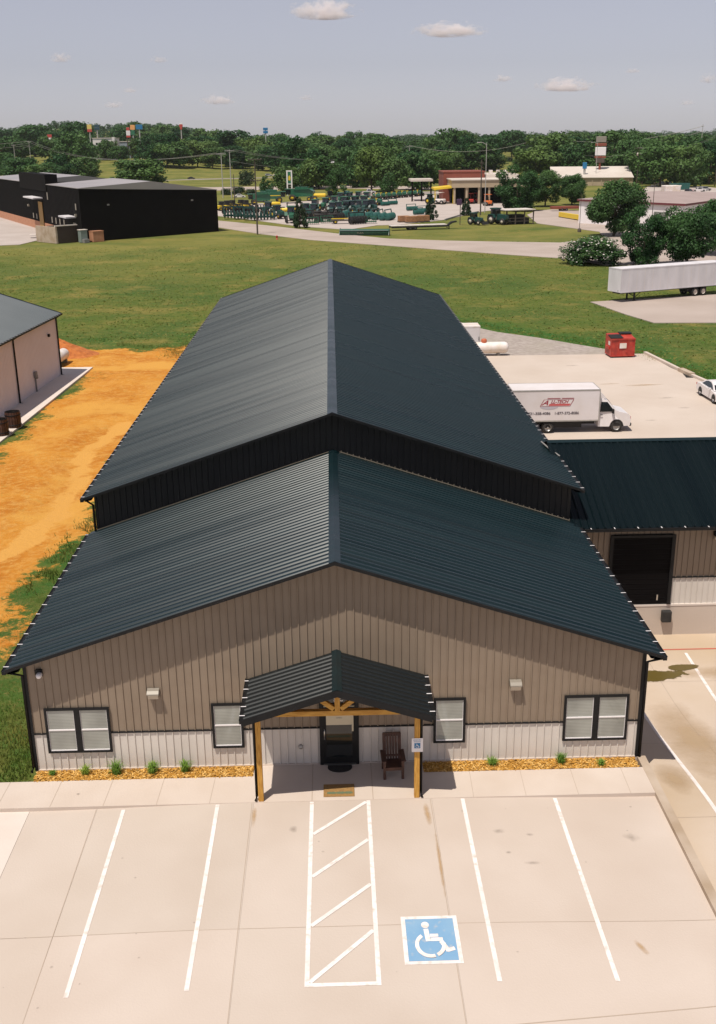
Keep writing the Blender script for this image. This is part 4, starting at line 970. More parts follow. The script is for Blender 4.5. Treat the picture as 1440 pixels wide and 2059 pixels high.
def gas_tank(name, label, loc, L_, r, rz, dome=True):
    t = thing(name, label, 'gas tank', loc, rz)
    pr_f = [(0.001, -L_/2)]+[(r*sin(a), -L_/2+r*0.75*(1-cos(a))) for a in (0.35,0.75,1.1,1.57)]; pr_f += [(q[0], -q[1]) for q in pr_f[::-1]]
    mb = MB(); mb.lathe(pr_f, (0,0,r+0.22), 'x', 24); mb.build('vessel', M_TANK, t)
    if dome: mb = MB(); mb.lathe([(0.26, 2*r+0.16), (0.27, 2*r+0.42), (0.18, 2*r+0.52), (0.0, 2*r+0.54)], (0.12,0,0), 'z', 16); mb.build('valve_dome', mat('rusty_red_dome', (0.48,0.12,0.05), 0.6), t)
    for x in (-L_*0.3, L_*0.3):
        q = MB(); q.box(x-0.12, x+0.12, -0.32, 0.32, 0.0, 0.30); q.build('saddle', M_GREY, t)
gas_tank('propane_tank', 'long white gas tank with red dome beside the rear yard', (14.05, 70.0, -1.02), 4.9, 0.53, 0.0)
gas_tank('propane_tank', 'white gas tank end behind the far corner of the pinkish building', (-24.9, 69.0, -0.98), 3.0, 0.52, 1.5, False)

def cargo_trailer():
    t = thing('cargo_trailer', 'small white box trailer mostly hidden behind the long dark roof', 'trailer', (11.2, 74.0, -1.0))
    mb = MB(); mb.bbox(-2.4, 3.0, -1.0, 1.1, 0.45, 2.2, 0.03); b = mb.build('body', M_WHITE, t)
    mb = MB(); mb.box(-2.42, 3.03, -1.02, 1.12, 2.12, 2.24); mb.build('roof', M_TANK, b)
    mb = MB(); mb.bar((2.9,-1.04,0.9), (2.9,-1.04,1.25), 0.05); mb.build('latch', M_BLACK, b)
    for x in (-0.5, 0.5): wheel(t, x, -0.95, 0.34, 0.34, 0.22, -1, M_STEEL); wheel(t, x, 1.0, 0.34, 0.34, 0.22, 1, M_STEEL)
    mb = MB(); mb.bar((3.0,0,0.45), (4.1,0,0.45), 0.1); mb.bar((3.0,-.85,0.45), (3.0,-.85,0.1), 0.08); mb.build('tow_bar', M_BLACK, t)
cargo_trailer()

def car(name, label, loc, rz, paint, kind='sedan', group=None):
    """car: x forward, origin on the ground at the middle"""
    t = thing(name, label, 'car' if kind != 'pickup' else 'pickup truck', loc, rz, group)
    if kind == 'sedan':
        low = [(-2.25,0.38),(-2.28,0.72),(-2.18,0.92),(-1.6,0.98),(-0.9,0.95),(0.9,0.90),(1.85,0.78),(2.18,0.66),(2.27,0.48),(2.2,0.28),(1.75,0.24),(-1.7,0.24)]
        top = [(-1.62,0.97),(-1.05,1.30),(-0.55,1.42),(0.10,1.41),(0.55,1.26),(1.15,0.90)]; wb = 1.36; wr = 0.33; W = 0.90
    elif kind == 'suv':
        low = [(-2.3,0.45),(-2.32,0.9),(-2.25,1.08),(1.0,1.05),(1.95,0.98),(2.28,0.82),(2.32,0.5),(2.2,0.32),(-2.2,0.32)]
        top = [(-2.22,1.07),(-2.05,1.62),(-1.7,1.72),(0.15,1.70),(0.5,1.58),(1.1,1.05)]; wb = 1.4; wr = 0.37; W = 0.94
    else:
        low = [(-2.8,0.5),(-2.82,1.05),(-0.75,1.08),(1.1,1.10),(2.5,1.04),(2.8,0.86),(2.82,0.5),(2.7,0.38),(-2.7,0.38)]
        top = [(-0.75,1.08),(-0.62,1.75),(-0.3,1.84),(0.55,1.82),(0.8,1.7),(1.35,1.1)]; wb = 1.78; wr = 0.40; W = 0.98
    mb = MB(); n = len(low); V = []
    for s, k in ((-W*0.93, 0.985), (-W, 1), (W, 1), (W*0.93, 0.985)):
        pass
    V = [(x*0.985, -W, z if z < .6 else z-0.02) for x, z in low]+[(x, -W*0.80, z) for x, z in low]+[(x, W*0.80, z) for x, z in low]+[(x*0.985, W, z if z < .6 else z-0.02) for x, z in low]
    F = [tuple(range(n)), tuple(range(4*n-1, 3*n-1, -1))]
    for r in range(3): F += [(r*n+i, (r+1)*n+i, (r+1)*n+(i+1) % n, r*n+(i+1) % n) for i in range(n)]
    mb.add(V, F); b = mb.build('body', paint, t)
    # glasshouse, narrowing to the roof
    zt = max(z for _, z in top); zb = min(z for _, z in top); hw = lambda z: lerp(W*0.90, W*0.68, (z-zb)/(zt-zb)); n = len(top)
    mb = MB(); V = [(x, -hw(z), z) for x, z in top]+[(x, hw(z), z) for x, z in top]
    mb.add(V, [tuple(range(n)), tuple(range(2*n-1, n-1, -1))]+[(i, n+i, n+i+1, i+1) for i in range(n-1)]); mb.build('cabin', paint, b)
    xs = [p[0] for p in top]; cx = (min(xs)+max(xs))/2
    for s in (-1, 1):
        P = []
        for x, z in top:
            zz = lerp(zb+0.04, zt-0.07, (z-zb)/(zt-zb)); P.append((cx+(x-cx)*0.84, s*(hw(zz)+0.006), zz))
        q = MB(); q.add(P, [tuple(range(n))]); q.build('side_window', M_GLASSD, b)
        q = MB(); q.bbox(low[-4][0]-0.35 if kind == 'sedan' else 2.1, 2.2 if kind == 'sedan' else 2.4, s*(W-0.32), s*(W-0.05), 0.58, 0.70, 0.01) if False else q.box(2.0, 2.2, s*(W-0.34), s*(W-0.02), 0.60, 0.70); q.build('headlight', M_STEEL, b)
        q = MB(); q.box(-2.27 if kind != 'pickup' else -2.83, -2.12, s*(W-0.3), s*(W+0.003), 0.74, 0.88); q.build('tail_light', M_SIGNR, b)
        q = MB(); q.bbox(0.55, 0.72, s*W, s*(W+0.15), 0.92, 1.05, 0.015); q.build('mirror', paint, b)
        for x in (-wb, wb):
            q = MB(); q.add([(x+(wr+0.07)*cos(a), s*(W+0.004), wr+(wr+0.07)*sin(a)) for a in [pi*k/12 for k in range(13)]], [tuple(range(13))]); q.build('wheel_arch', M_BLACK, b)
            wheel(t, x, s*(W-0.08), wr, wr, 0.22, s, M_STEEL)
    for i0, nm in ((0, 'rear_window'), (n-2, 'windscreen')):
        a, c_ = (top[0], top[1]) if i0 == 0 else (top[-1], top[-2]); q = MB()
        f = lambda t_: (lerp(a[0], c_[0], t_), lerp(a[1], c_[1], t_)); p, r = f(0.12), f(0.92); o_ = 0.012*(-1 if i0 == 0 else 1)
        q.add([(p[0]+o_, -hw(p[1])*.9, p[1]+.01), (p[0]+o_, hw(p[1])*.9, p[1]+.01), (r[0]+o_, hw(r[1])*.9, r[1]+.01), (r[0]+o_, -hw(r[1])*.9, r[1]+.01)], [(0,1,2,3)]); q.build(nm, M_GLASSD, b)
    if kind == 'pickup': q = MB(); q.box(-2.7, -0.85, -W*.72, W*.72, 1.082, 1.09); q.build('bed', M_BLACK, b)
    return t
a = G(1412, 799); car('sedan', 'white coupe parked by the kerb of the rear yard', (29.55, 50.9, -1.0), radians(-88), M_WHITE)

# ------------------------------------------------------------------ left neighbour
nb = thing('neighbour_building', 'pinkish metal building with slate roof on a concrete apron beside bare clay', 'building', (-23.66, 63.9, -1.0), radians(-90-3.5)+pi/2)
# local frame: x to the right of the long wall's outside (+x), y along the wall away from the camera; origin at the far corner
HW = 5.35
mb = MB(); ribbed_wall(mb, (0, -30), (0, 1), (1, 0), 30, lambda s: 0.0, lambda s: HW, 0.30, 0.018); mb.add([(0,0,0),(-16,0,0),(-16,0,HW),(-8,0,HW+2.6),(0,0,HW)], [(0,1,2,3,4)])
mb.add([(0,-30,0),(-16,-30,0),(-16,-30,HW),(-8,-30,HW+2.6),(0,-30,HW)], [(4,3,2,1,0)]); mb.build('wall', M_PINK, nb)
mb = MB(); ribbed_roof(mb, (-8,-30.4,HW+2.75), (-8,0.4,HW+2.75), (0.42,0.4,HW), (0.42,-30.4,HW), 0.30); ribbed_roof(mb, (-8,-30.4,HW+2.75), (-8,0.4,HW+2.75), (-16.4,0.4,HW), (-16.4,-30.4,HW), 0.30)
nr = mb.build('roof', [M_GREYROOF, M_TRIM], nb)
gutter('gutter', (0.42,-30.4,HW-.02), (0.42,0.4,HW-.02), (1,0,0), nr, 0.6)
mb = MB(); mb.prism([(-8,HW+2.8),(0.45,HW+.03),(0.45,HW-.2),(-8,HW+2.58)], 'y', 0.4, 0.45); mb.build('rake_trim', M_TRIM, nr)
for y in (-0.15, -10.9, -22.0):
    q = MB(); q.tube([(0.45,y,HW-.1),(0.10,y,HW-.35),(0.10,y,0.12),(0.3,y-.02,0.05)], 0.07, 8); q.build('downspout', M_TRIM, nb)
q = MB(); q.bbox(0.03, 0.22, -7.0, -6.62, 1.25, 1.75, 0.02); q.box(0.03, 0.13, -6.86, -6.76, 0.05, 1.25); q.bbox(0.03, 0.18, -6.6, -6.4, 1.1, 1.4, 0.02); q.build('electric_meter', M_GREY, nb)
q = MB(); q.bbox(0.03, 0.2, -2.6, -2.4, 3.8, 4.05, 0.02); q.build('wall_light', M_TRIM, nb)
o = sheet('apron', [(-24.6-18, 66.96), (-21.55, 66.96), (-22.9, 30), (-44, 30)], -0.90, M_APRON, 0.25)
for i, (px, py, lab) in enumerate(((31,858,'farther brown timber barrel planter on the shaded apron'),(6,874,'nearer brown timber barrel planter cut by the left edge'))):
    p = G(px, py, -0.90); t = thing('barrel_planter', lab, 'planter', (p.x-.1, p.y, -0.90), 0, 'barrel planters on the neighbour apron')
    mb = MB(); n = 18
    for k in range(n):
        a0, a1 = 2*pi*k/n, 2*pi*(k+0.86)/n
        P = []
        for r, z in ((0.50,0),(0.55,0.55),(0.52,1.12)): P += [(r*cos(a0), r*sin(a0), z), (r*cos(a1), r*sin(a1), z)]
        mb.add(P, [(0,1,3,2),(2,3,5,4)])
    mb.lathe([(0.46,0),(0.51,0.55),(0.48,1.12),(0.42,1.12),(0.42,0.9),(0.0,0.9)], (0,0,0), 'z', 20, 1); mb.build('staves', [M_BROWN, M_BWALL], t)
    for z in (0.2, 0.9): q = MB(); q.lathe([(0.535,z-.03),(0.56,z-.03),(0.56,z+.03),(0.535,z+.03)], (0,0,0), 'z', 24); q.build('hoop', M_TRIM, t)
# pile of red earth
mb = MB(); rg = random.Random(3); n = 30; m_ = 12; V = []; F = []
for j in range(m_+1):
    for k in range(n):
        r = 3.3*j/m_; a = 2*pi*k/n; z = 1.7*(1-j/m_)**1.1*(1+0.25*nz(r*cos(a), r*sin(a), 0.9, 2))+0.22*nz(r*cos(a), r*sin(a), 2.3, 5)*(1-j/m_)
        V.append((r*cos(a)*1.25, r*sin(a)*0.9, z-0.05))
for j in range(m_):
    for k in range(n): F.append((j*n+k, (j+1)*n+k, (j+1)*n+(k+1) % n, j*n+(k+1) % n))
mb.add(V, F); M_REDEARTH = mat('red_earth', (0.52,0.17,0.04), 0.95, 0, (0.36,0.10,0.02), 2.5, 6, bump=0.08, bscale=3)
p = G(135, 714); o = mb.build('earth_pile', M_REDEARTH); o.location = (p.x-1.2, p.y+0.6, -1.05); tag(o, 'heap of red earth behind the far corner of the pinkish building', 'earth pile')

# ------------------------------------------------------------------ trees
def leaf_cloud(name, pts, nrm, size, rg, m):
    """numpy: one random quad per point"""
    n = len(pts); r = rg.normal(size=(n, 3)); u = np.cross(nrm, r); u /= np.linalg.norm(u, axis=1)[:, None]+1e-9
    v = np.cross(nrm, u); v /= np.linalg.norm(v, axis=1)[:, None]+1e-9
    s = size*rg.uniform(0.6, 1.35, n)[:, None]; a = u*s; b = v*s*rg.uniform(0.55, 1.0, n)[:, None]
    V = np.stack([pts-a, pts-b, pts+a, pts+b], 1).reshape(-1, 3)
    me = bpy.data.meshes.new(name); me.vertices.add(4*n); me.loops.add(4*n); me.polygons.add(n)
    me.vertices.foreach_set('co', V.ravel()); me.loops.foreach_set('vertex_index', np.arange(4*n, dtype=np.int32))
    me.polygons.foreach_set('loop_start', np.arange(0, 4*n, 4, dtype=np.int32)); me.polygons.foreach_set('loop_total', np.full(n, 4, dtype=np.int32))
    for x in (m if isinstance(m, list) else [m]): me.materials.append(x)
    if isinstance(m, list): me.polygons.foreach_set('material_index', (rg.uniform(size=n) < 0.10).astype(np.int32))
    me.update(calc_edges=True); me.validate(); return me
def crown_points(seed, kind, n):
    rg = np.random.default_rng(seed); C_ = []; R = []
    if kind == 'broad':
        k = 44
        for _ in range(k):
            d = rg.normal(size=3); d /= np.linalg.norm(d); r = rg.uniform(0.45, 1.0)**0.6
            c = np.array([0, 0, 0.53])+d*r*np.array([0.38, 0.38, 0.38])*rg.uniform(0.85, 1.08); C_.append(c); R.append(rg.uniform(0.10, 0.18))
    elif kind == 'tall':
        for _ in range(44):
            z = rg.uniform(0.10, 0.95); w_ = 0.44*math.sin(pi*(0.12+0.80*(1-z)))**0.7; a = rg.uniform(0, 2*pi); r = w_*rg.uniform(0.3, 1.0)
            C_.append(np.array([r*cos(a), r*sin(a), z])); R.append(rg.uniform(0.09, 0.16))
    elif kind == 'cone':
        for _ in range(70):
            z = rg.uniform(0.05, 0.97); w_ = 0.50*(1-z)**0.55; a = rg.uniform(0, 2*pi); r = w_*rg.uniform(0.4, 1.0)
            C_.append(np.array([r*cos(a), r*sin(a), z])); R.append(0.05+0.10*(1-z))
    elif kind == 'bush':
        for _ in range(80):
            d = rg.normal(size=3); d[2] = abs(d[2]); d /= np.linalg.norm(d)
            C_.append(d*np.array([0.40, 0.40, 0.72])*rg.uniform(0.55, 1.0)+np.array([0, 0, 0.08])); R.append(rg.uniform(0.11, 0.2))
    C_ = np.array(C_); R = np.array(R); w_ = R**2; idx = rg.choice(len(C_), n, p=w_/w_.sum())
    d = rg.normal(size=(n, 3)); d /= np.linalg.norm(d, axis=1)[:, None]
    P = C_[idx]+d*(R[idx]*rg.uniform(0.55, 1.05, n))[:, None]*np.array([1, 1, 0.8])
    keep = P[:, 2] > 0.02; P = P[keep]; d = d[keep]
    nr = d*0.8+rg.normal(size=d.shape)*0.5+np.array([0, 0, 0.35]); nr /= np.linalg.norm(nr, axis=1)[:, None]
    return P, nr, rg
CROWN = {}
def crown_mesh(kind, seed, n, size, m, key):
    P, nr, rg = crown_points(seed, kind, n); CROWN[key] = leaf_cloud('crown_leaves', P, nr, size, rg, m); return CROWN[key]
for i in range(4): crown_mesh('broad', 10+i, 4200, 0.028, M_LEAF, ('broad', i))
for i in range(2): crown_mesh('broad', 60+i, 4200, 0.030, M_LEAFY, ('pale', i))
for i in range(2): crown_mesh('tall', 20+i, 4200, 0.026, M_LEAF, ('tall', i))
crown_mesh('cone', 30, 4500, 0.030, M_LEAFD, ('cone', 0)); crown_mesh('cone', 31, 4500, 0.030, M_LEAFD, ('cone', 1))
for i in range(3): crown_mesh('broad', 40+i, 17000, 0.0160, M_LEAFN, ('near', i))
crown_mesh('tall', 45, 17000, 0.0160, M_LEAFN, ('near', 3))
crown_mesh('bush', 50, 18000, 0.0175, [M_LEAFN, M_FLOWER], ('flower', 0)); crown_mesh('bush', 51, 1500, 0.04, M_LEAFD, ('bush', 0))
def trunk_mesh(seed):
    rg = random.Random(seed); mb = MB(); P = [Vector((0,0,-0.03))]; 
    for k in range(1, 6): P.append(Vector((rg.uniform(-.012,.012)*k, rg.uniform(-.012,.012)*k, 0.13*k)))
    mb.tube(P, [0.034, 0.024, 0.020, 0.016, 0.011, 0.006], 7)
    for _ in range(7):
        i = rg.choice((1, 2, 3, 4)); a = rg.uniform(0, 2*pi); l = rg.uniform(0.18, 0.3); b0 = P[i]
        mb.tube([b0, b0+Vector((cos(a)*l*.5, sin(a)*l*.5, l*.45)), b0+Vector((cos(a)*l, sin(a)*l, l*.75))], [0.011, 0.008, 0.003], 5)
    return mb.mesh('trunk', M_BARKM)
TRUNK = [trunk_mesh(s) for s in range(3)]
TR = random.Random(77)
def tree(name, label, key, x, y, w_, h, group=None, trunk=True, z=None):
    z = hgt(x, y)-0.06 if z is None else z
    t = thing(name, label, 'tree' if key[0] not in ('flower', 'bush') else 'bush', (x, y, z), TR.uniform(0, 6.28), group)
    c = bpy.data.objects.new('crown', CROWN[key]); COL.objects.link(c); c.parent = t; c.scale = (w_, w_, h); c.location = (0, 0, -0.06*h if key[0] in ('near', 'broad', 'pale', 'tall') else 0)
    if trunk:
        k = bpy.data.objects.new('trunk', TR.choice(TRUNK)); COL.objects.link(k); k.parent = t; k.scale = (h*0.75, h*0.75, h)
    return t
def ppm(p): return CF/float((np.array([p[0], p[1], p[2]])-CPOS) @ _fw)
def tree_px(name, label, key, px, py, wpx, hpx, group=None, trunk=True):
    p = G(px, py); k = ppm(p); z = hgt(p.x, p.y)-0.06
    return tree(name, label, key, p.x, p.y, wpx/k, hpx/k, group, trunk, z)
# the trees one can tell apart
tree_px('shade_tree', 'tall round tree over the car park left of the white low building', ('near', 0), 1234, 474, 142, 130)
tree_px('shade_tree', 'dark oval tree with low crown just right of the flowering bush', ('near', 3), 1292, 533, 100, 120)
tree_px('shade_tree', 'broad dark tree behind the middle of the long white trailer', ('near', 1), 1380, 533, 138, 134)
tree_px('shade_tree', 'dark tree at the right photo edge above the long trailer', ('near', 2), 1446, 512, 140, 122)
tree_px('flowering_bush', 'wide green bush covered in white blossom at the lot corner', ('flower', 0), 1190, 531, 136, 64, trunk=False)
tree_px('broad_tree', 'dense dark tree left of the open shed and behind it', ('near', 3), 1040, 424, 100, 92)
tree_px('broad_tree', 'paler loose tree directly behind the open shed roof', ('near', 2), 1096, 415, 84, 78)
tree_px('broad_tree', 'rounded tree between the shed and the white low building', ('near', 0), 1150, 412, 70, 72)
for px, py, w_, h, lab in ((603,458,36,58,'small dark cone-shaped evergreen among the parked farm machines'),(866,443,30,46,'small cone evergreen right of the timber pallets'),(938,433,26,34,'small evergreen by the purple sign pole')):
    tree_px('evergreen', lab, ('cone', 0), px, py, w_, h)
tree_px('broad_tree', 'big bright round tree rising over the left end of black warehouse', ('broad', 0), 150, 356, 100, 92)
tree_px('broad_tree', 'wide olive round tree behind the black warehouse roof', ('broad', 1), 284, 384, 132, 72)
tree_px('evergreen', 'dark squat evergreen left of the dark wooden utility pole', ('bush', 0), 496, 373, 40, 40, trunk=False)
tree_px('broad_tree', 'small dark tree just right of the dark wooden utility pole', ('tall', 0), 535, 392, 34, 40)
tree_px('broad_tree', 'bright green tree behind the tall green pylon sign', ('broad', 2), 575, 388, 70, 58)
tree_px('broad_tree', 'dark round tree left of the white pickup on the lot', ('tall', 1), 675, 394, 46, 52)
tree_px('broad_tree', 'dark round tree right of the white pickup on the lot', ('tall', 0), 778, 392, 44, 46)
tree_px('broad_tree', 'large round tree above the grey roof breaking the skyline', ('broad', 3), 640, 338, 58, 68)
tree_px('broad_tree', 'pale round tree left of the large skyline tree', ('broad', 2), 566, 340, 54, 68)
tree_px('evergreen', 'dark cone evergreen in the far clearing behind the dealership', ('cone', 1), 1065, 335, 34, 38)
# woodland bands
BG = {'far': ('leafy tree in the far unbroken tree line just under the skyline', 'trees of the far skyline band'),
      'mid': ('leafy green tree in the wooded belt beyond the highway', 'trees of the wooded belt beyond the highway'),
      'near': ('dark green tree in the thicket between highway and farm machine lot', 'trees of the thicket behind the machine lot'),
      'left': ('green tree in the row behind the black warehouse', 'trees behind the black warehouse'),
      'right': ('dark green tree in the dense wood behind the right-hand car park', 'trees of the wood behind the right car park')}
def band(k, x0, x1, step, y0, y1, h0, h1, asp=(0.85, 1.35), skip=()):
    x = x0; i = 0
    while x < x1:
        px = x+TR.uniform(-step*.35, step*.35); py = TR.uniform(y0, y1); hp = TR.uniform(h0, h1)*TR.choice((0.78, 0.92, 1.0, 1.08, 1.2)); x += step; i += 1
        if any(a <= px <= b for a, b in skip): continue
        wk = 1.28; key = TR.choice((('broad',0),('broad',1),('broad',2),('broad',3),('tall',0),('tall',1),('pale',0),('pale',1)))
        tree_px('woodland_tree', BG[k][0], key, px, py, hp*TR.uniform(*asp)*wk, hp*1.05, BG[k][1])
band('far', -30, 1480, 31, 326, 333, 38, 52, skip=((176, 240),))
band('mid', -30, 1480, 27, 338, 347, 42, 58, skip=((180, 236), (255, 295), (1000, 1050)))
band('mid', 176, 300, 24, 343, 349, 32, 40)
band('left', -10, 200, 21, 360, 374, 40, 62)
band('left', 300, 430, 30, 347, 350, 44, 62)
band('near', 600, 880, 25, 372, 386, 58, 84, (0.7, 1.0))
band('near', 590, 900, 24, 352, 364, 52, 72)
band('mid', 430, 620, 30, 345, 349, 46, 60)
band('right', 1080, 1480, 30, 352, 362, 56, 74)
band('right', 1265, 1480, 31, 366, 377, 72, 98, (0.75, 1.05))
band('mid', 880, 1080, 30, 346, 350, 44, 56, skip=((1000, 1050),))
for px, py, w_, h, lab in ((905,345,74,88,'tallest skyline tree above the red dealership wall'),(938,346,66,80,'skyline tree right of the tallest one above the dealership'),(872,347,64,78,'skyline tree left of the tallest one above the dealership'),(985,346,60,72,'rounded skyline tree above the pale dealership lamp post'),(1268,345,64,76,'skyline tree right of the brown and white sign tower')):
    tree_px('broad_tree', lab, ('broad', 2 if px % 2 else 0), px, py, w_, h)
for px, py, w_, h in ((455,392,26,18),(480,390,34,20),(505,391,28,15),(640,366,26,8),(1025,336,20,12),(120,371,30,24)):
    tree_px('shrub', 'low dark shrub beside the road behind the machine lot', ('bush', 0), px, py, w_, h, 'roadside shrubs', False)
# far wooded hills: one mass
rg = np.random.default_rng(9); P0, N0, _ = crown_points(12, 'broad', 240); PT = []; NR = []
for _ in range(1500):
    d = 950+1500*rg.uniform()**0.8; az = rg.uniform(-0.43, 0.45); x, y = d*math.sin(az), d*math.cos(az); h = rg.uniform(10, 17); w_ = h*rg.uniform(0.9, 1.5)
    PT.append(P0*np.array([w_, w_, h])+np.array([x, y, hgt(x, y)-1.5])); NR.append(N0)
me = leaf_cloud('far_wood', np.concatenate(PT), np.concatenate(NR), 1.0, rg, M_LEAFW)
o = bpy.data.objects.new('far_wood', me); COL.objects.link(o); o['kind'] = 'stuff'; o['label'] = 'unbroken far woods covering the low hills along the skyline'; o['category'] = 'woods'
# grass blades near the building, weeds along the yard edge
def blades(name, pts, hmin, hmax, wd, seed, lean=0.5):
    rg = random.Random(seed); mb = MB()
    for x, y, s in pts:
        z = hgt(x, y)-0.06; a = rg.uniform(0, 2*pi); h = rg.uniform(hmin, hmax)*s; dx, dy = cos(a)*wd*s, sin(a)*wd*s; lx, ly = rg.uniform(-lean,lean)*h, rg.uniform(-lean,lean)*h
        mb.add([(x-dx, y-dy, z), (x+dx, y+dy, z), (x+lx, y+ly, z+h)], [(0,1,2)])
    o = mb.build(name, M_BLADE); o['kind'] = 'stuff'; o['category'] = 'grass'; return o
rg = random.Random(4); pts = []
while len(pts) < 16000:
    x, y = rg.uniform(-19, -9.35), rg.uniform(-0.55, 16); d = dirt_mask(x, y)
    lush_ = sstep(6, 0, math.hypot(x+10, (y-0.2)*0.9))
    if rg.random() < (0.18+0.9*lush_+0.5*max(0, nz(x, y, 0.7, 3)))*(1-0.93*d) : pts.append((x, y, 0.7+0.9*lush_))
blades('rough_grass', pts, 0.05, 0.15, 0.012, 1)['label'] = 'rough green grass beside the front left corner of the building'
pts = []
for P, n_, wd in [(q, 2600, 1.2) for q in LUSH]+[(LUSHN[0], 1600, 1.2), (LUSHN[1], 1600, 1.3), (LUSHN[2], 2600, 0.7)]:
    for _ in range(n_):
        i = rg.randrange(len(P)-1); t = rg.random(); x = lerp(P[i][0], P[i+1][0], t)+rg.gauss(0, wd*.6); y = lerp(P[i][1], P[i+1][1], t)+rg.gauss(0, wd*.6)
        if nz(x, y, 0.6, 4) > -0.15: pts.append((x, y, rg.uniform(0.6, 1.2)))
fp = []; rgf = random.Random(8)
while len(fp) < 42000:
    y = 60+130*rgf.random()**1.25; x = rgf.uniform(-0.50, 0.50)*(y+34)
    if -9.9 < x < 9.9 and y < 67: continue
    if y > 198+0.97*(x+51.6) and x < -20: continue
    if x < -21.4 and y < 68: continue
    if dirt_mask(x, y) > 0.25*rgf.random() or any(inside(x, y, P) for P in PAVED+[[(g.x, g.y) for g in GRAV]]): continue
    if rgf.random() < 0.30+1.3*max(0, nz(x, y, 0.16, 6)+nz(x, y, 0.9, 2)*.6): fp.append((x, y, rgf.uniform(0.6, 1.3)))
blades('field_grass', fp, 0.04, 0.11, 0.11, 5, 1.6)['label'] = 'short mottled grass of the open field behind the long building'
blades('weeds', pts, 0.06, 0.24, 0.02, 2)['label'] = 'taller bright green weeds along the edges of clay and gravel'

# ------------------------------------------------------------------ black warehouse
A = Vector((-51.57, 201.1, -1)); B = Vector((-25.79, 226.14, -1)); Cc = Vector((-94.6, 289.3, -1))
ux = (B-A).normalized(); uy = (Cc-A).normalized()
bw = thing('warehouse', 'black warehouse with pale low roof, brick base and small canopies at the left edge', 'building', (A.x, A.y, -1.0), math.atan2(ux.y, ux.x))
# local axes: x along the dark end wall, y to the far side; the brick front is the wall at x = 0
LW = (B-A).length; LD = 110.0; HN, HF = 10.7, 9.2
mb = MB(); mb.add([(0,0,0),(LW,0,0),(LW,0,HF),(0,0,HN)], [(0,1,2,3)]); mb.add([(LW,0,0),(LW,LD,0),(LW,LD,HF),(LW,0,HF)], [(0,1,2,3)]); mb.add([(0,LD,0),(LW,LD,0),(LW,LD,HF),(0,LD,HN)], [(3,2,1,0)])
mb.build('end_wall', M_BWALL, bw)
mb = MB(); ribbed_wall(mb, (0,0), (0,1), (-1,0), LD, lambda s: 1.9, lambda s: HN, 1.2, 0.05, flip=True); mb.build('front_wall', M_BWALL, bw)
mb = MB(); mb.box(-0.06, 0.3, 14.5, LD, 0, 1.9); mb.build('brick_base', M_BRICKP, bw)
mb = MB(); mb.prism([(-0.15,HN),(-0.15,HN+0.12),(LW*0.5,HN+0.95),(LW+0.1,HF+0.1),(LW+0.1,HF)], 'y', -0.15, 31); mb.prism([(-0.15,HN),(-0.15,HN+0.12),(LW*0.5,HN+0.95),(LW+0.1,HF+0.1),(LW+0.1,HF)], 'y', 62, LD); mb.build('roof', M_WHROOF, bw)
mb = MB(); mb.box(-0.2, 3.0, 31.02, 61.98, HN-1.5, HN+2.2); mb.build('tower_block', M_BWALL, bw)
for y0, y1, z in ((4.0, 11.0, 4.7), (36, 48, 7.4)):
    q = MB(); q.box(-2.6, -0.1, y0, y1, z, z+0.3); c = q.build('canopy', M_TRAIL, bw)
q = MB(); q.box(-0.12, -0.03, 4.8, 7.2, 0.8, 3.6); q.build('door', M_BRONZE, bw)
q = MB(); q.box(-0.22, -0.1, 37.0, 41.5, 0.1, 6.6); q.build('door', M_TANDOOR, bw)
for y, z, h in ((15.5,2.4,1.3),(19.5,2.4,1.3),(23.5,2.4,1.3),(27.5,2.4,1.3),(44.5,2.4,1.2),(48.5,2.4,1.2),(30.2,7.4,1.6),(3.2,6.3,1.3)):
    q = MB(); q.box(-0.12, -0.051, y, y+0.9, z, z+h); q.build('window', M_BRONZE, bw)
for x in (6.5, 28.5): q = MB(); q.box(x, x+0.5, -0.3, -0.01, 7.1, 7.4); q.build('wall_light', M_GREY, bw)
for y in (3.4, 53): q = MB(); q.box(-0.5, -0.06, y, y+0.5, 5.0, 5.5); q.build('wall_light', M_LENS, bw)
_sx, _sy = ux.dot(uy), (Vector((-ux.y, ux.x, 0))).dot(uy)
for c in bw.children: c.data.transform(Matrix(((1,_sx,0,0),(0,_sy,0,0),(0,0,1,0),(0,0,0,1)))); c.data.update()
def at_bw(x, y, z=-1.0): return Vector((A.x, A.y, 0))+ux*x+uy*y+Vector((0,0,z))
RZ = math.atan2(ux.y, ux.x)
p = at_bw(-5.8, 1.5); t = thing('waste_enclosure', 'dark slatted enclosure with pale concrete end wall beside the black warehouse', 'enclosure', p, RZ)
q = MB(); q.box(0.3, 5.0, 0, 4, 0, 3.4); q.build('screen', mat('dark_timber_screen', (0.035,0.022,0.016), 0.8, 0, (0.055,0.035,0.025), 6), t); q = MB(); q.box(-0.1, 0.29, 0, 8, 0, 3.3); q.build('end_wall', M_CURB, t); q = MB(); q.box(-0.1, 5.1, -0.05, 0.3, 3.41, 3.6); q.build('coping', M_TANK, t)
p = at_bw(0.4, -1.2); t = thing('transformer_cabinet', 'grey-green cabinet between the dark enclosure and orange brick box', 'cabinet', p, RZ)
q = MB(); q.bbox(-1.2, 0.4, 0, 1.1, 0, 2.5, 0.06); q.build('cabinet_body', mat('grey_green_enamel', (0.20,0.24,0.22), 0.5), t); q = MB(); q.bbox(-1.3, 0.5, -0.05, 1.15, 2.501, 2.65, 0.03); q.build('lid', M_TANK, t); q = MB(); q.box(-1.0, 0.2, -0.9, -0.02, 0, 0.75); q.build('base_unit', M_GREY, t)
p = at_bw(2.0, -1.6); t = thing('brick_enclosure', 'small orange brick box against the black warehouse end wall', 'enclosure', p, RZ)
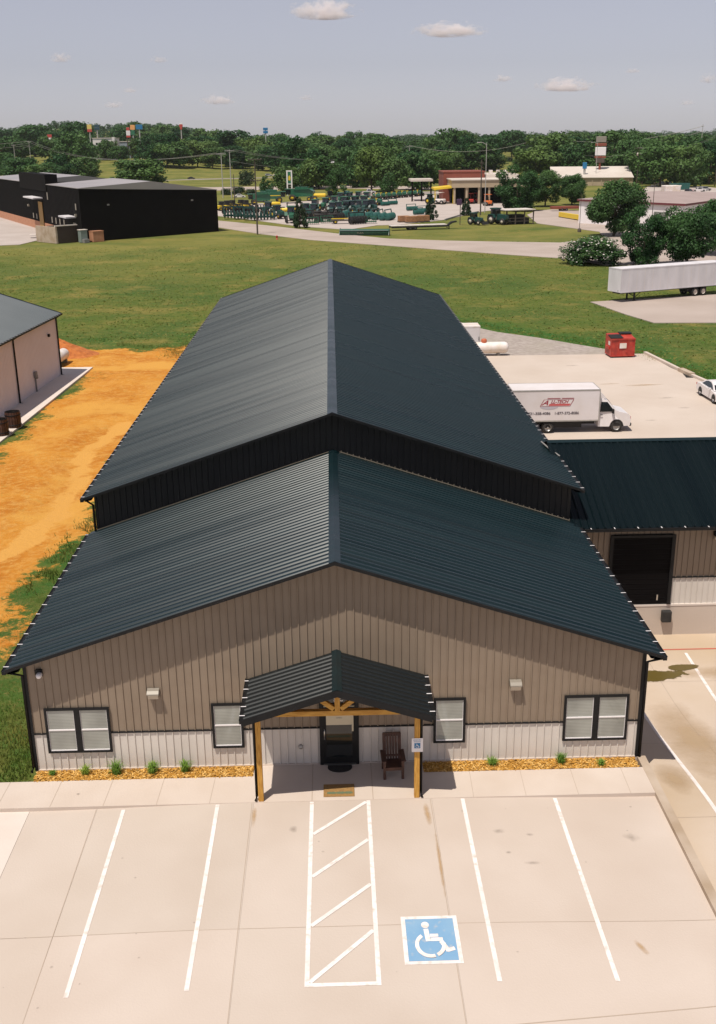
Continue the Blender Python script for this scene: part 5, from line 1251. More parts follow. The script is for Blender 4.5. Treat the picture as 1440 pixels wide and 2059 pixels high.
q = MB(); q.bbox(0, 2.6, 0, 1.5, 0, 2.1, 0.03); q.build('brick_wall', M_BRICKP, t); q = MB(); q.box(-0.05, 2.65, -0.05, 1.55, 2.101, 2.2); q.build('coping', M_BRICKP, t)
p = G(84, 478); t = thing('flat_trailer', 'low pale flat trailer loaded with small items near the black warehouse', 'trailer', (p.x, p.y, -0.96), 0.35)
q = MB(); q.box(-2.5, 2.5, -1.1, 1.1, 0.55, 0.75); q.build('deck', M_TANK, t); q = MB(); q.bbox(0.3, 1.3, -.5, .5, 0.76, 1.9, .05); q.build('load', M_GREY, t); q = MB(); q.bbox(-0.9, 0.0, -.4, .4, 0.76, 1.4, .05); q.build('load', M_SIGNDK, t)
for x in (-.5, .6): wheel(t, x, -1.0, .35, .35, .22, -1); wheel(t, x, 1.0, .35, .35, .22, 1)

# ------------------------------------------------------------------ poles, wires, signs
def utility_pole(label, px, py, top_px, arms=((0.4, 2.4),), m=M_POLEW, r=0.16, yaw=0.0, cans=False, insul=True, group=None):
    p = G(px, py); k = ppm(p); h = (py-top_px)/k/0.985; z = hgt(p.x, p.y)-0.1
    t = thing('utility_pole', label, 'utility pole', (p.x, p.y, z), yaw, group)
    q = MB(); q.tube([(0,0,0),(0,0,h*.5),(0,0,h)], [r, r*.85, r*.65], 10); q.build('pole', m, t)
    for dz, w_ in arms:
        a = MB(); a.box(-w_/2, w_/2, -r-0.08, -r+0.08, h-dz-0.08, h-dz+0.08); a.bar((-w_*.3,-r,h-dz), (0,-r*.6,h-dz-0.8), 0.06); a.bar((w_*.3,-r,h-dz), (0,-r*.6,h-dz-0.8), 0.06); o = a.build('crossarm', m, t)
        if insul:
            for x in (-w_*.46, -w_*.2, w_*.2, w_*.46): b_ = MB(); b_.lathe([(0.05,0),(0.09,0.05),(0.05,0.1),(0.09,0.15),(0.03,0.22)], (x,-r,h-dz+0.08), 'z', 8); b_.build('insulator', M_GREY, o)
    if cans:
        for x in (-0.55, 0.55): c = MB(); c.lathe([(0.0,h-3.6),(0.34,h-3.6),(0.36,h-2.5),(0.30,h-2.3),(0.0,h-2.25)], (x,-.3,0), 'z', 14); c.build('transformer', M_TANK, t)
    t['h'] = h; return t, Vector((p.x, p.y, z+h))
POLES = {}
def pole(key, label, *a, **k):
    t, top = utility_pole(label, *a, **k); del t['h']; POLES[key] = top
pole('near', 'dark wooden utility pole standing alone at the near road edge', 518, 471, 328, arms=((0.2,3.0),(4.6,2.2)), r=0.19, yaw=0.2)
pole('a', 'left pole of the tall grey pair beyond the black warehouse', 449, 398, 313, arms=((0.4,3.6),), m=M_POLEG, r=0.2)
pole('b', 'right pole of the tall grey pair beyond the black warehouse', 466, 398, 307, arms=((0.4,3.6),), m=M_POLEG, r=0.2)
pole('c', 'short dark bare pole right of the tall grey pair', 472, 404, 353, arms=(), r=0.18)
pole('l1', 'grey pole with crossarm at the far left behind the black warehouse', 34, 352, 306, arms=((0.6,3.5),), m=M_POLEG, r=0.24)
pole('l2', 'grey pole with high crossarm second from the left behind warehouse', 65, 350, 303, arms=((0.3,3.5),(4,3)), m=M_POLEG, r=0.24)
pole('l3', 'pale bare pole before the big bright tree behind the warehouse', 164, 352, 301, arms=(), m=M_POLEG, r=0.22)
pole('m1', 'grey pole with wide crossarm in the thicket left of the dealership', 823, 352, 297, arms=((0.5,4.5),), m=M_POLEG, r=0.24)
pole('m2', 'short grey pole just left of the wide crossarm pole', 791, 352, 308, arms=(), m=M_POLEG, r=0.22)
pole('m3', 'thin grey pole standing among the dark thicket trees', 730, 372, 318, arms=(), m=M_POLEG, r=0.12)
pole('d', 'dark wooden pole in front of the tan dealership building', 966, 432, 328, arms=((0.8,1.2),), r=0.2, insul=False)
pole('r1', 'tall pale pole above the trees right of the dealership', 1095, 350, 280, arms=((2.5,1.0),), m=M_POLEG, r=0.26, insul=False)
pole('r2', 'pole with two white transformer cans right of the beige building', 1280, 372, 301, arms=((0.4,4.2),(3.0,2.6)), r=0.2, cans=True)
pole('r3', 'slim pale pole poking above the wood at the far right', 1405, 348, 258, arms=((1.0,2.0),), m=M_POLEG, r=0.24, insul=False)
pole('r4', 'pole with white transformer cans cut by the right photo edge', 1437, 375, 278, arms=((0.6,3.5),), r=0.2, cans=True)
def wire(label, a, b, sag, offs=((-1.6,0),(1.6,0),(0,-3)), r=0.055, group=None):
    mb = MB(); a = Vector(a); b = Vector(b); d = (b-a); s = Vector((-d.y, d.x, 0)).normalized()
    for o_, dz in offs:
        P = [a+d*t+s*o_+Vector((0,0,dz-sag*4*t*(1-t))) for t in [i/14 for i in range(15)]]; mb.tube(P, r, 4, caps=False)
    return tag(mb.build('power_line', M_WIRE), label, 'power line')
P = POLES; WR = 0.07
off = Vector((-260, -40, 6))
wire('power lines running off the left edge from second far-left pole', P['l2'], P['l2']+Vector((-140,-60,-3)), 3, r=0.08); wire('power lines between the two far-left grey poles', P['l1'], P['l2'], 1, r=0.08)
wire('long sagging power lines above the black warehouse roof', P['l2'], P['a'], 7, ((-1.6,0),(1.6,0)), r=0.085)
wire('power lines running from the tall grey pair to the thicket pole', P['b'], P['m1'], 6, ((-1.6,0),(1.6,0),(0,-4)), r=0.075)
wire('power lines from the thicket pole towards the dealership', P['m1'], P['r1'], 6, ((-1.4,0),(1.4,0)), r=0.08)
wire('power lines above the beige building between tall pole and transformers', P['r1'], P['r2'], 5, ((-1.2,-2),(1.2,-2)), r=0.05)
wire('power lines over the wood reaching the slim far-right pole', P['r1'], P['r3'], 5, ((-1.4,-1),(1.4,-1),(0,-4)), r=0.09)
wire('power lines between the two transformer poles on the right', P['r2'], P['r4'], 3, ((-1.4,0),(1.4,0)), r=0.05)
def lamp_pole(label, px, py, top, arms, m=M_POLEG, r=0.13, foot=False):
    p = G(px, py); k = ppm(p); h = (py-top)/k/0.985; t = thing('lamp_post', label, 'lamp post', (p.x, p.y, -1.05))
    q = MB(); q.tube([(0,0,0),(0,0,h)], [r, r*.6], 8); q.build('pole', m, t)
    for a in arms: q = MB(); q.tube([(0,0,h-.6),(a*.5,0,h),(a,0,h+.05)], r*.5, 6); q.build('arm', m, t); q = MB(); q.bbox(a-.45 if a > 0 else a-.5, a+.5 if a > 0 else a+.45, -.2, .2, h-.08, h+.1, .04); q.build('lamp', m, t)
    if foot: q = MB(); q.lathe([(0.42,0),(0.42,0.5),(0.3,0.75),(0.14,0.8)], (0,0,0), 'z', 12); q.build('base', M_POLEW, t)
lamp_pole('tall pale lamp post rising in front of the dealership roof', 975, 428, 296, (-2.2,))
lamp_pole('thin dark lamp post with heavy base left of white low building', 1165, 466, 392, (), M_POLEW, 0.07, True)
lamp_pole('thin dark lamp post in front of the white low building', 1308, 480, 372, (), M_POLEW, 0.09)
lamp_pole('pale lamp post left of the brown and white sign tower', 1197, 372, 292, (-2.5,))
lamp_pole('slanted pale lamp post behind the black warehouse', 127, 345, 303, (-2.5,))
def tall_sign(label, px, py0, y_top, y_bot, wpx, panels, d=900.0, split=None, pole_m=M_POLEG, twin=False, name='roadside_sign'):
    """high sign on a pole: panels = list of (material, top fraction, bottom fraction, width factor)"""
    rr_ = ray(px, (y_top+y_bot)/2); tt = (d-CPOS[1])/rr_[1]; c = CPOS+rr_*tt; k = CF/(tt)
    H = (y_bot-y_top)/k; W_ = wpx/k; zt = c[2]+H/2; zg = hgt(c[0], c[1])-0.1
    t = thing(name, label, 'sign', (c[0], c[1], zg), -math.atan2(c[0], c[1]-CPOS[1])*0.5); hh = zt-zg
    q = MB()
    if twin:
        for x in (-W_*.3, W_*.3): q.tube([(x,0,0),(x,0,hh-H*.5)], 0.55, 8)
    else: q.tube([(0,0,0),(0,0,hh-H*.3)], 0.5, 10)
    q.build('pole', pole_m, t)
    for m, f0, f1, wf in panels:
        q = MB(); q.bbox(-W_*wf/2, W_*wf/2, -0.75, 0.75, hh-H*f1, hh-H*f0, 0.12); q.build('panel', m, t)
    return t
tall_sign('yellow over red square sign on a tall pole, leftmost on skyline', 180, 0, 251, 265, 9, ((M_SIGNY,0,.62,1),(M_SIGNR,.65,1,1)))
tall_sign('dark teal square sign on a tall pole above the white hotel', 195, 0, 251, 261, 10, ((M_SIGNDK,0,.45,1),(M_SIGNDK,.5,1,1)))
tall_sign('leaning red and white sign on dark twin posts', 258, 0, 257, 276, 9, ((M_SIGNR,0,.3,.7),(M_SIGNW,.32,.8,.9),(M_SIGNR,.82,1,.9)), 880, pole_m=M_POLEW, twin=True)
tall_sign('orange over green sign beside the leaning red sign', 267, 0, 252, 271, 9, ((M_SIGNO,0,.48,1),(M_SIGNG,.52,1,.8)), 905)
tall_sign('wide blue sign on a pale tall pole', 280, 0, 251, 260, 13, ((M_SIGNB,0,1,1),), 870)
tall_sign('narrow red shield sign on a tall pole above the ridge', 364, 0, 248, 260, 7, ((M_SIGNW,0,.18,.8),(M_SIGNR,.2,.6,1),(M_SIGNR,.62,1,.6)), 950)
tall_sign('bright blue two-panel sign standing alone on the skyline', 534, 0, 257, 268, 9.5, ((M_SIGNB,0,.46,1),(M_SIGNB,.54,1,1)), 900)
tall_sign('small faded red sign at the far left skyline', 100, 0, 271, 281, 9, ((M_SIGNR,0,.55,1),(M_SIGNW,.6,1,.8)), 1000)
tall_sign('brown and white tower sign above the beige building', 1208, 0, 276, 326, 22, ((M_BRONZE,0,.22,.9),(M_REDWALL,.25,.36,1),(M_SIGNW,.40,.72,.95),(M_REDWALL,.75,.82,1),(M_POLEW,.83,1,.8)), 480, pole_m=M_REDWALL, name='sign_tower')
tall_sign('small bright blue sign just left of the sign tower', 1176, 0, 327, 339, 8, ((M_SIGNB,0,1,1),), 470)
p = G(583, 393); t = thing('pylon_sign', 'tall white frame sign with green and yellow panel by the machine lot', 'sign', (p.x, p.y, -1.0)); k = ppm(p); h = (393-345)/k; w_ = 9/k
for s in (-1, 1): q = MB(); q.box(s*w_/2-.25, s*w_/2+.25, -.3, .3, 0, h); q.build('post', M_SIGNW, t)
q = MB(); q.box(-w_/2+.251, w_/2-.251, -.25, .25, h-.5, h); q.box(-w_/2+.251, w_/2-.251, -.25, .25, h-5.2, h-4.9); q.build('rail', M_SIGNW, t)
q = MB(); q.box(-w_/2+.251, w_/2-.251, -.2, .2, h-4.9, h-.5); q.build('panel', M_SIGNG, t); q = MB(); q.prism([(-.42,h-3.6),(.3,h-3.8),(.5,h-2.6),(.1,h-1.8),(-.35,h-2.2)], 'y', -.26, -.21); q.build('emblem', M_YELL, t)
p = G(925, 452); t = thing('sign_post', 'dark pole with purple box sign on the grass before the dealership', 'sign', (p.x, p.y, -1.0))
q = MB(); q.tube([(0,0,0),(0,0,6.2)], 0.1, 8); q.build('pole', M_POLEW, t); q = MB(); q.bbox(-.9, .35, -.2, .2, 4.6, 6.0, .04); q.build('panel', mat('purple_sign', (0.06,0.025,0.07), 0.5), t)
p = G(557, 481); t = thing('fire_hydrant', 'small red fire hydrant on the grass beside the road', 'hydrant', (p.x, p.y, -1.05)); q = MB(); q.lathe([(0.22,0),(0.22,.08),(.14,.1),(.15,.6),(.2,.62),(.2,.68),(.14,.78),(.05,.86),(.0,.87)], (0,0,0), 'z', 12); q.build('barrel', M_REDM, t); q = MB(); q.tube([(-.27,0,.5),(.27,0,.5)], .075, 8); q.build('outlet', M_REDM, t)

# ------------------------------------------------------------------ far buildings
def block(name, label, px, py_base, wpx, top_px, d, m, depth=16, roof=None, win=0, yaw=0.0, winm=M_GLASSD):
    r_ = ray(px, top_px); tt = (d-CPOS[1])/r_[1]; c = CPOS+r_*tt; k = CF/tt; W_ = wpx/k; zg = hgt(c[0], c[1])-0.3; H = c[2]-zg
    t = thing(name, label, 'building', (c[0], c[1], zg), yaw); q = MB(); q.box(-W_/2, W_/2, 0, depth, 0, H-.5); q.build('wall', m, t)
    q = MB(); q.box(-W_/2-.4, W_/2+.4, -.4, depth+.4, H-.5, H); q.build('roof', roof or M_LTROOF, t)
    if win:
        n = max(2, int(W_/4.5)); fl = int((H-2)/3.4)
        for j in range(max(0, fl-win), fl):
            for i in range(n):
                x = -W_/2+W_*(i+.5)/n; b_ = MB(); b_.box(x-.8, x+.8, -.05, -.001, 1.4+j*3.4, 3.0+j*3.4); b_.build('window', winm, t)
    return t, W_, H
M_HOTEL = mat('hotel_wall', (0.72,0.67,0.65), 0.7); M_HOTELB = mat('bluegrey_hotel_wall', (0.26,0.30,0.34), 0.7); M_PEACH = mat('peach_wall', (0.58,0.42,0.32), 0.75)
t, W_, H = block('hotel', 'white and grey multi-storey hotel left of the leaning sign', 209, 0, 46, 277, 860, M_HOTEL, win=4)
q = MB(); q.box(-3, 5.5, -.4, -.06, 3, H-3.2); q.build('grey_bay', M_HOTELB, t); q = MB(); q.box(6.5, 8.5, -1.2, -.06, 0, H+.4); q.build('fin', M_HOTEL, t)
block('hotel', 'low blue-grey hotel between the white hotel and red sign', 248, 0, 30, 284, 880, M_HOTELB, win=2)
block('shop_building', 'wide beige low building under the hill right of blue sign', 321, 0, 58, 291, 850, M_PEACH, roof=M_TAN)
block('hotel', 'pale blue building left of the big bright round tree', 111, 0, 14, 280, 900, M_HOTELB, win=2)
block('shop_building', 'small brown building at the extreme left skyline', 5, 0, 16, 288, 900, M_REDWALL)
block('house', 'small peach house peeking from trees below the blue sign', 486, 0, 12, 283, 900, M_PEACH)
block('house', 'tiny pale house in the trees right of the skyline tree', 750, 0, 8, 292, 900, M_PEACH)
block('barn', 'low grey-roofed barn among the trees behind the lot', 655, 0, 42, 326, 560, M_GREY, roof=M_TRAIL)
p0, p1 = G(1110, 374), G(1272, 373); d = p1-p0
t = thing('store_building', 'long beige flat building behind the trees right of dealership', 'building', (p0.x, p0.y, -1.0), math.atan2(d.y, d.x)); L_ = d.length
q = MB(); q.box(0, L_, 0, 25, 0, 3.4); q.build('wall', M_TAN, t); q = MB(); q.prism([(-.6,3.3),(25.4,7.4),(25.4,7.7),(-.6,3.6)], 'x', -.3, L_+.3); q.build('roof', M_LTROOF, t)
for i in range(9): q = MB(); x = L_*(i+.5)/9; q.box(x-.2, x+.2, -.3, -.01, 0, 3.3); q.build('pilaster', M_TAN, t)
q = MB(); q.box(2, 7, -.2, -.01, 0.3, 2.9); q.build('shopfront', M_GLASSD, t)
# dealership
p0, p1 = G(912, 411), G(1034, 409.5); d = (p1-p0).normalized(); L_ = (p1-p0).length
dl = thing('dealership_building', 'tan and rust-red dealership with deep fascia, columns and yellow awning', 'building', (p0.x, p0.y, -0.96), math.atan2(d.y, d.x))
k = ppm(p0)
q = MB(); q.box(-0.5, L_+4, 0, 16, 5.1, 7.3); q.build('fascia', M_TAN, dl); q = MB(); q.box(-0.8, L_+4.3, -.3, 16.3, 7.3, 7.6); q.box(12.3, L_+4, 16.31, 40, 7.3, 8.6); q.build('roof', M_LTROOF, dl)
q = MB(); q.box(0.2, L_+3.5, 9, 15.5, 0, 5.09); q.build('back_wall', M_BWALL, dl)
for x in (0.3, 4.2, 8.2, 11.5, L_+3.2): q = MB(); q.box(x-.3, x+.3, .3, .9, 0, 5.09); q.build('column', M_TAN, dl)
q = MB(); q.box(4.4, 4.9, 1.0, 9, 0, 5.09); q.build('side_wall', M_TAN, dl)
q = MB(); q.box(-1.8, 12, 16.35, 34, 0, 9.4); q.build('red_wall', M_REDWALL, dl); q = MB(); q.box(-2.0, 12.2, 16.2, 34.2, 9.4, 9.7); q.build('parapet', M_REDWALL, dl)
q = MB(); q.prism([(-6.2,4.4),(0.6,5.0),(0.6,5.6),(-6.2,5.0)], 'y', 2, 12); aw = q.build('awning', M_YELL, dl)
for x in (-5.8, 0.1): q = MB(); q.box(x-.15, x+.15, 2.2, 2.5, 0, 4.6); q.build('post', M_YELL, aw)
q = MB(); q.box(-12.5, -5.0, 20, 32, 6.5, 7.2); cn = q.build('canopy', M_LTROOF, dl)
for x in (-12, -8.8, -5.6): q = MB(); q.box(x-.25, x+.25, 20.3, 20.8, 0, 6.49); q.build('post', M_BWALL, cn)
for x in (14, 16.5, 19, 21.5): q = MB(); q.bbox(x, x+1.2, 20, 21.5, 8.61, 9.9, .05); q.build('roof_unit', M_TANK, dl)
# white low building on the right
p0, p1, p2 = G(1163, 449), G(1372, 463), G(1520, 436); u = (p1-p0).normalized(); v = (p2-p1).normalized(); La = (p1-p0).length; Lb = 52.0
wbg = thing('white_building', 'low white building with pinkish roof and dark red trim behind the trees', 'building', (p1.x, p1.y, -0.95))
def WB(a, b, z): q = -u*a+v*b; return (q.x, q.y, z)
hw_ = 5.3
q = MB(); q.add([WB(0,0,0),WB(La,0,0),WB(La,0,hw_),WB(0,0,hw_)], [(0,1,2,3)]); q.add([WB(0,0,0),WB(0,Lb,0),WB(0,Lb,hw_),WB(0,0,hw_)], [(0,1,2,3)]); q.add([WB(La,0,0),WB(La,Lb,0),WB(La,Lb,hw_),WB(La,0,hw_)], [(0,1,2,3)]); q.build('wall', mat('white_block_wall', (0.82,0.78,0.78), 0.75, 0, (0.76,0.71,0.70), .3), wbg)
q = MB(); q.add([WB(-.5,-.5,hw_+.3),WB(La+.5,-.5,hw_+.3),WB(La+.5,Lb,hw_+.3),WB(-.5,Lb,hw_+.3),WB(La*.5,Lb*.5,hw_+1.4)], [(0,1,4),(1,2,4),(2,3,4),(3,0,4)]); q.build('roof', M_PKROOF, wbg)
q = MB(); q.add([WB(-.5,-.5,hw_-.15),WB(La+.5,-.5,hw_-.15),WB(La+.5,-.5,hw_+.3),WB(-.5,-.5,hw_+.3)], [(0,1,2,3)]); q.add([WB(-.5,-.5,hw_-.15),WB(-.5,Lb,hw_-.15),WB(-.5,Lb,hw_+.3),WB(-.5,-.5,hw_+.3)], [(0,1,2,3)]); q.build('trim', mat('maroon_trim', (0.14,0.03,0.035), .6), wbg)
for a_, w_, z0, z1, m, nm in ((4.5,3.6,0.1,3.6,M_GREY,'garage_door'),(1.3,1.3,0.1,2.8,M_ORANGE,'door'),(12,3.6,0.1,3.6,M_GREY,'garage_door')):
    q = MB(); q.add([tuple(Vector(WB(a,0,z))+Vector((u.y,-u.x,0))*0.06) for a, z in ((a_,z0),(a_+w_,z0),(a_+w_,z1),(a_,z1))], [(0,1,2,3)]); q.build(nm, m, wbg)
q = MB(); q.bbox(-2, 2, -2, 2, 0, 1.6, .1); o = q.build('roof_unit', M_TANK, wbg); o.location = WB(La*.72, Lb*.75, hw_+.7)

# ------------------------------------------------------------------ farm machines and parked vehicles
def small_wheel(mb_parent, x, y, r, w_, rim):
    q = MB(); q.lathe([(r*.55,-w_/2),(r*.95,-w_/2),(r,-w_*.3),(r,w_*.3),(r*.95,w_/2),(r*.55,w_/2)], (0,0,0), 'y', 16, 0, caps=False)
    q.lathe([(0.001,-w_*.3),(r*.56,-w_*.36),(r*.56,w_*.36),(0.001,w_*.3)], (0,0,0), 'y', 14, 1)
    o = q.build('wheel', [M_RUBBER, rim], mb_parent); o.location = (x, y, r); return o
def tractor_proto(body, rim, label, group, s=1.0, cab=True):
    t = thing('tractor', label, 'tractor', (0,0,0), 0, group)
    q = MB(); q.prism([(0.1,.75),(2.1,.8),(2.25,1.0),(2.2,1.5),(2.0,1.65),(0.1,1.78)], 'y', -.42, .42); q.build('hood', body, t)
    q = MB(); q.box(-1.3, 2.1, -.3, .3, .45, .745); q.bar((2.0,-.75,.5),(2.0,.75,.5),.14); q.build('chassis', M_BLACK, t)
    for y in (-.85, .85):
        q = MB(); q.prism([(-1.6,1.2),(-1.35,1.75),(-.3,1.75),(.05,1.2),(-.3,1.6),(-1.3,1.6)], 'y', y-.3, y+.3); q.build('mudguard', body, t)
        small_wheel(t, -0.85, y, .88, .45, rim); small_wheel(t, 1.75, y*.95, .55, .32, rim)
    if cab:
        q = MB(); V = [(-1.3,-.62,1.55),(0.1,-.62,1.55),(0.1,.62,1.55),(-1.3,.62,1.55),(-1.2,-.66,2.6),(-.05,-.66,2.6),(-.05,.66,2.6),(-1.2,.66,2.6)]; q.add(V, [(0,1,5,4),(1,2,6,5),(2,3,7,6),(3,0,4,7),(0,3,2,1)]); c = q.build('cab_glass', M_GLASSD, t)
        q = MB(); q.bbox(-1.4, .15, -.75, .75, 2.61, 2.82, .05); q.build('cab_roof', body, t)
    else:
        q = MB(); q.bar((-1.0,-.6,1.4),(-1.0,-.6,2.5),.08); q.bar((-1.0,.6,1.4),(-1.0,.6,2.5),.08); q.bar((-1.04,-.6,2.5),(-1.04,.6,2.5),.08); q.build('roll_bar', M_BLACK, t)
        q = MB(); q.bbox(-.9,-.4,-.3,.3,1.25,1.4,.04); q.bbox(-1.0,-.88,-.3,.3,1.4,1.9,.04); q.build('seat', rim, t)
    q = MB(); q.tube([(1.2,.25,1.7),(1.2,.25,2.5)], .05, 6); q.build('exhaust', M_BLACK, t)
    t.scale = (s, s, s); return t
MR = random.Random(21)
def place(o, px, py, rz, label=None, s=None):
    p = G(px, py); o.location = (p.x, p.y, -0.958); o.rotation_euler = (0,0,rz)
    if label: o['label'] = label
    if s: o.scale = (s,)*3
def row(proto, spots, rz, label=None, s=None, jit=0.12):
    for i, (px, py) in enumerate(spots):
        o = proto if i == 0 else copy_tree(proto); place(o, px, py, rz+MR.uniform(-jit, jit), label, s)
row(tractor_proto(M_GREENM, M_YELL, 'large green tractor with yellow wheels in the middle of the machine lot', 'large green tractors on the lot'), ((632,427),(654,423),(672,419),(692,420),(712,419),(730,418),(684,410),(702,409),(720,408),(737,409)), -1.9, s=1.3)
row(tractor_proto(M_GREENM, M_YELL, 'small open green tractor in the back row along the thicket', 'small green tractors in the back row', cab=False), [(758+k*10.5, 401.5-k*0.9) for k in range(9)]+[(745,414),(760,413)], -1.3, s=1.15)
t = tractor_proto(M_GREENM, M_YELL, 'green tractor with tall yellow wheels by the small evergreen, facing the road', None); place(t, 586, 448, -1.5, s=1.45)
t = tractor_proto(M_DGREEN, M_TANK, 'small pale-wheeled tractor with loader on the grass left of the dark tractor', None, cab=True); place(t, 956, 452, -0.9, s=1.0)
q = MB(); q.bar((1.0,-.5,1.1),(3.0,-.5,.5),.12); q.bar((1.0,.5,1.1),(3.0,.5,.5),.12); q.build('loader_arms', M_BLACK, t); q = MB(); q.prism([(3.0,.2),(3.7,.15),(3.1,.9)], 'y', -.95, .95); q.build('bucket', M_BLACK, t)
t = tractor_proto(M_DGREEN, M_TANK, 'larger dark green tractor with cab on the grass beside the open shed', None); place(t, 1001, 451, -0.9, s=1.35)
t = tractor_proto(M_DGREEN, M_YELL, 'dark green tractor parked near the yellow awning', None); place(t, 868, 410, -0.6, s=1.1)
def mower(lab, m):
    t = thing('ride_on_mower', lab, 'mower', (0,0,0)); q = MB(); q.bbox(-.9,1.0,-.5,.5,.4,1.0,.1); q.build('body', m, t); q = MB(); q.bbox(-.5,0,-.3,.3,1.01,1.15,.04); q.bbox(-.6,-.45,-.3,.3,1.15,1.7,.04); q.build('seat', M_BLACK, t)
    q = MB(); q.bar((-.6,-.45,1.0),(-.6,-.45,2.1),.07); q.bar((-.6,.45,1.0),(-.6,.45,2.1),.07); q.box(-.8,.6,-.55,.55,2.1,2.18); q.build('canopy', m, t)
    for x in (-.6,.7):
        for y in (-.55,.55): small_wheel(t, x, y, .38, .3, M_TANK)
    return t
t = mower('orange-red machine nearest the dealership columns', M_REDM); place(t, 945, 410, -1.3, s=1.5)
t = mower('bright orange-red machine right of the dark wooden pole', M_ORANGE); place(t, 981, 414, -1.3, s=1.6)
t = mower('dark red machine between the two orange-red ones', M_RUSTMARK); place(t, 957, 409, -1.3, s=1.5)
t = mower('white utility cart in front of the yellow awning', M_TANK); place(t, 885, 411, -0.7, s=1.7)
t = mower('orange machine under the yellow awning', M_ORANGE); place(t, 899, 402, -0.8, s=1.5)
def combine(lab):
    t = thing('combine_harvester', lab, 'combine', (0,0,0)); q = MB(); q.prism([(-4.2,1.4),(-4.4,3.0),(-3.2,3.7),(2.0,3.7),(2.2,1.3)], 'y', -1.5, 1.5); b = q.build('body', M_GREENM, t)
    q = MB(); q.box(-4.0,2.0,-1.53,-1.505,2.3,2.55); q.build('stripe', M_YELL, b); q = MB(); q.prism([(-2.4,3.71),(-2.9,4.3),(1.0,4.3),(.6,3.71)], 'y', -1.3, 1.3); q.build('grain_tank', M_GREENM, t)
    q = MB(); q.bbox(2.21,3.7,-1.2,1.2,1.9,3.5,.1); q.build('cab_glass', M_GLASSD, t); q = MB(); q.bbox(2.1,3.9,-1.3,1.3,3.51,3.75,.06); q.build('cab_roof', M_GREENM, t)
    for y in (-1.7,1.7): small_wheel(t, 1.6, y, 1.0, .7, M_YELL); small_wheel(t, -3.2, y*.9, .65, .5, M_YELL)
    q = MB(); q.bar((1.2,1.6,3.6),(-4.6,1.9,3.9),.4); q.build('unloading_auger', M_GREENM, t); return t
row(tractor_proto(M_DGREEN, M_YELL, 'dark green tractor in the crowded front rows of the machine lot', 'dark green tractors in the crowded front rows'), ((617,436),(630,437),(668,433),(682,432),(696,430),(708,429),(722,428),(735,428),(748,427),(538,432),(560,440)), -1.5, s=1.25, jit=0.5)
t = combine('green combine harvester at the left rear of machine lot'); place(t, 552, 408, 0.15)
t = combine('green combine harvester behind the small evergreen'); place(t, 602, 404, 2.9); t.scale = (1.25,1.1,1.1)
t = combine('green combine harvester facing left beside the dark wooden pole'); place(t, 520, 412, 3.3); t.scale = (.9,.9,.95)
def planter(lab):
    t = thing('seed_planter', lab, 'planter machine', (0,0,0)); q = MB(); q.bar((-3.6,0,.9),(3.6,0,.9),.3); q.bar((0,0,.7),(0,-3,.6),.25); q.build('frame', M_DGREEN, t)
    q = MB(); q.lathe([(.3,-2.4),(.55,-2.2),(.58,0),(.55,2.2),(.3,2.4)], (0,.3,1.9), 'x', 14); q.build('seed_tank', M_YELL, t)
    for x in (-3.2,-2.3,-1.4,-.5,.5,1.4,2.3,3.2): q = MB(); q.prism([(.1,.2),(.9,.2),(.7,1.0),(.2,1.0)], 'x', x-.2, x+.2); q.build('row_unit', M_DGREEN, t)
    for x in (-1.8,1.8): small_wheel(t, x, -.5, .55, .35, M_YELL)
    return t
t = planter('green planter with long bright yellow tank behind the road pole'); place(t, 548, 424, 0.05); t.scale = (1.05,)*3
t = planter('lower planter with yellow tank left of the small evergreen'); place(t, 579, 436, 0.1); t.scale = (.95,)*3
t = thing('sprayer', 'yellow-orange sprayer at the back of the machine lot left of dark tree', 'sprayer', (0,0,0)); q = MB(); q.bbox(-2.0,1.6,-.9,.9,1.2,2.2,.3); q.build('tank', M_YELL, t); q = MB(); q.bbox(2.01,3.4,-.9,.9,1.3,2.9,.1); q.build('cab', M_GLASSD, t)
for x in (-1.8,2.2):
    for y in (-1.1,1.1): small_wheel(t, x, y, .8, .4, M_YELL)
place(t, 645, 405, 0.1); t.scale = (1.2,)*3
def folded(lab, m, group):
    t = thing('folded_implement', lab, 'farm implement', (0,0,0), 0, group); q = MB(); q.box(-2.2,2.2,-.5,.5,.5,.8); q.build('frame', m, t)
    for i in range(7):
        x = -2.0+i*.66; q = MB(); q.lathe([(0.0,-.05),(.75,-.03),(.8,0),(.75,.03),(0.0,.05)], (x,0,.85), 'x', 14); q.build('disc', m, t)
    q = MB(); q.bar((-2.1,.2,1.0),(-2.1,.5,2.3),.2); q.bar((2.1,.2,1.0),(2.1,.5,2.3),.2); q.bar((-2.15,.5,2.3),(2.15,.5,2.3),.22); q.build('wing', m, t); return t
row(folded('dark folded tillage implement in the row left of the road pole', M_DGREEN, 'dark folded implements'), ((472,440),(492,441),(512,443),(532,443)), 0.35, s=1.35)
row(folded('near-black folded implement among the middle rows of machines', M_BLACK, 'near-black folded implements'), ((465,432),(485,431),(505,430),(525,425),(595,428),(610,446),(676,444),(720,451),(700,424)), 0.2, s=1.2, jit=0.6)
M_TEALM = mat('teal_machine_paint', (0.02,0.10,0.085), 0.4)
row(folded('teal disc implement in the curved row beside the timber pallets', M_TEALM, 'teal disc implements'), ((694,438),(710,440),(726,440),(741,441),(756,442),(770,443),(784,443)), 1.25, s=1.15)
row(folded('low dark green implement at the near edge of machine lot', M_GREENM, 'low green implements at the lot edge'), ((628,452),(658,449),(744,450)), 0.1, s=.75)
row(folded('small teal implement on the pale yard behind the pallets', M_TEALM, 'small teal implements on the yard'), ((828,424),(842,432),(850,428),(775,414),(790,412)), 0.6, s=.8)
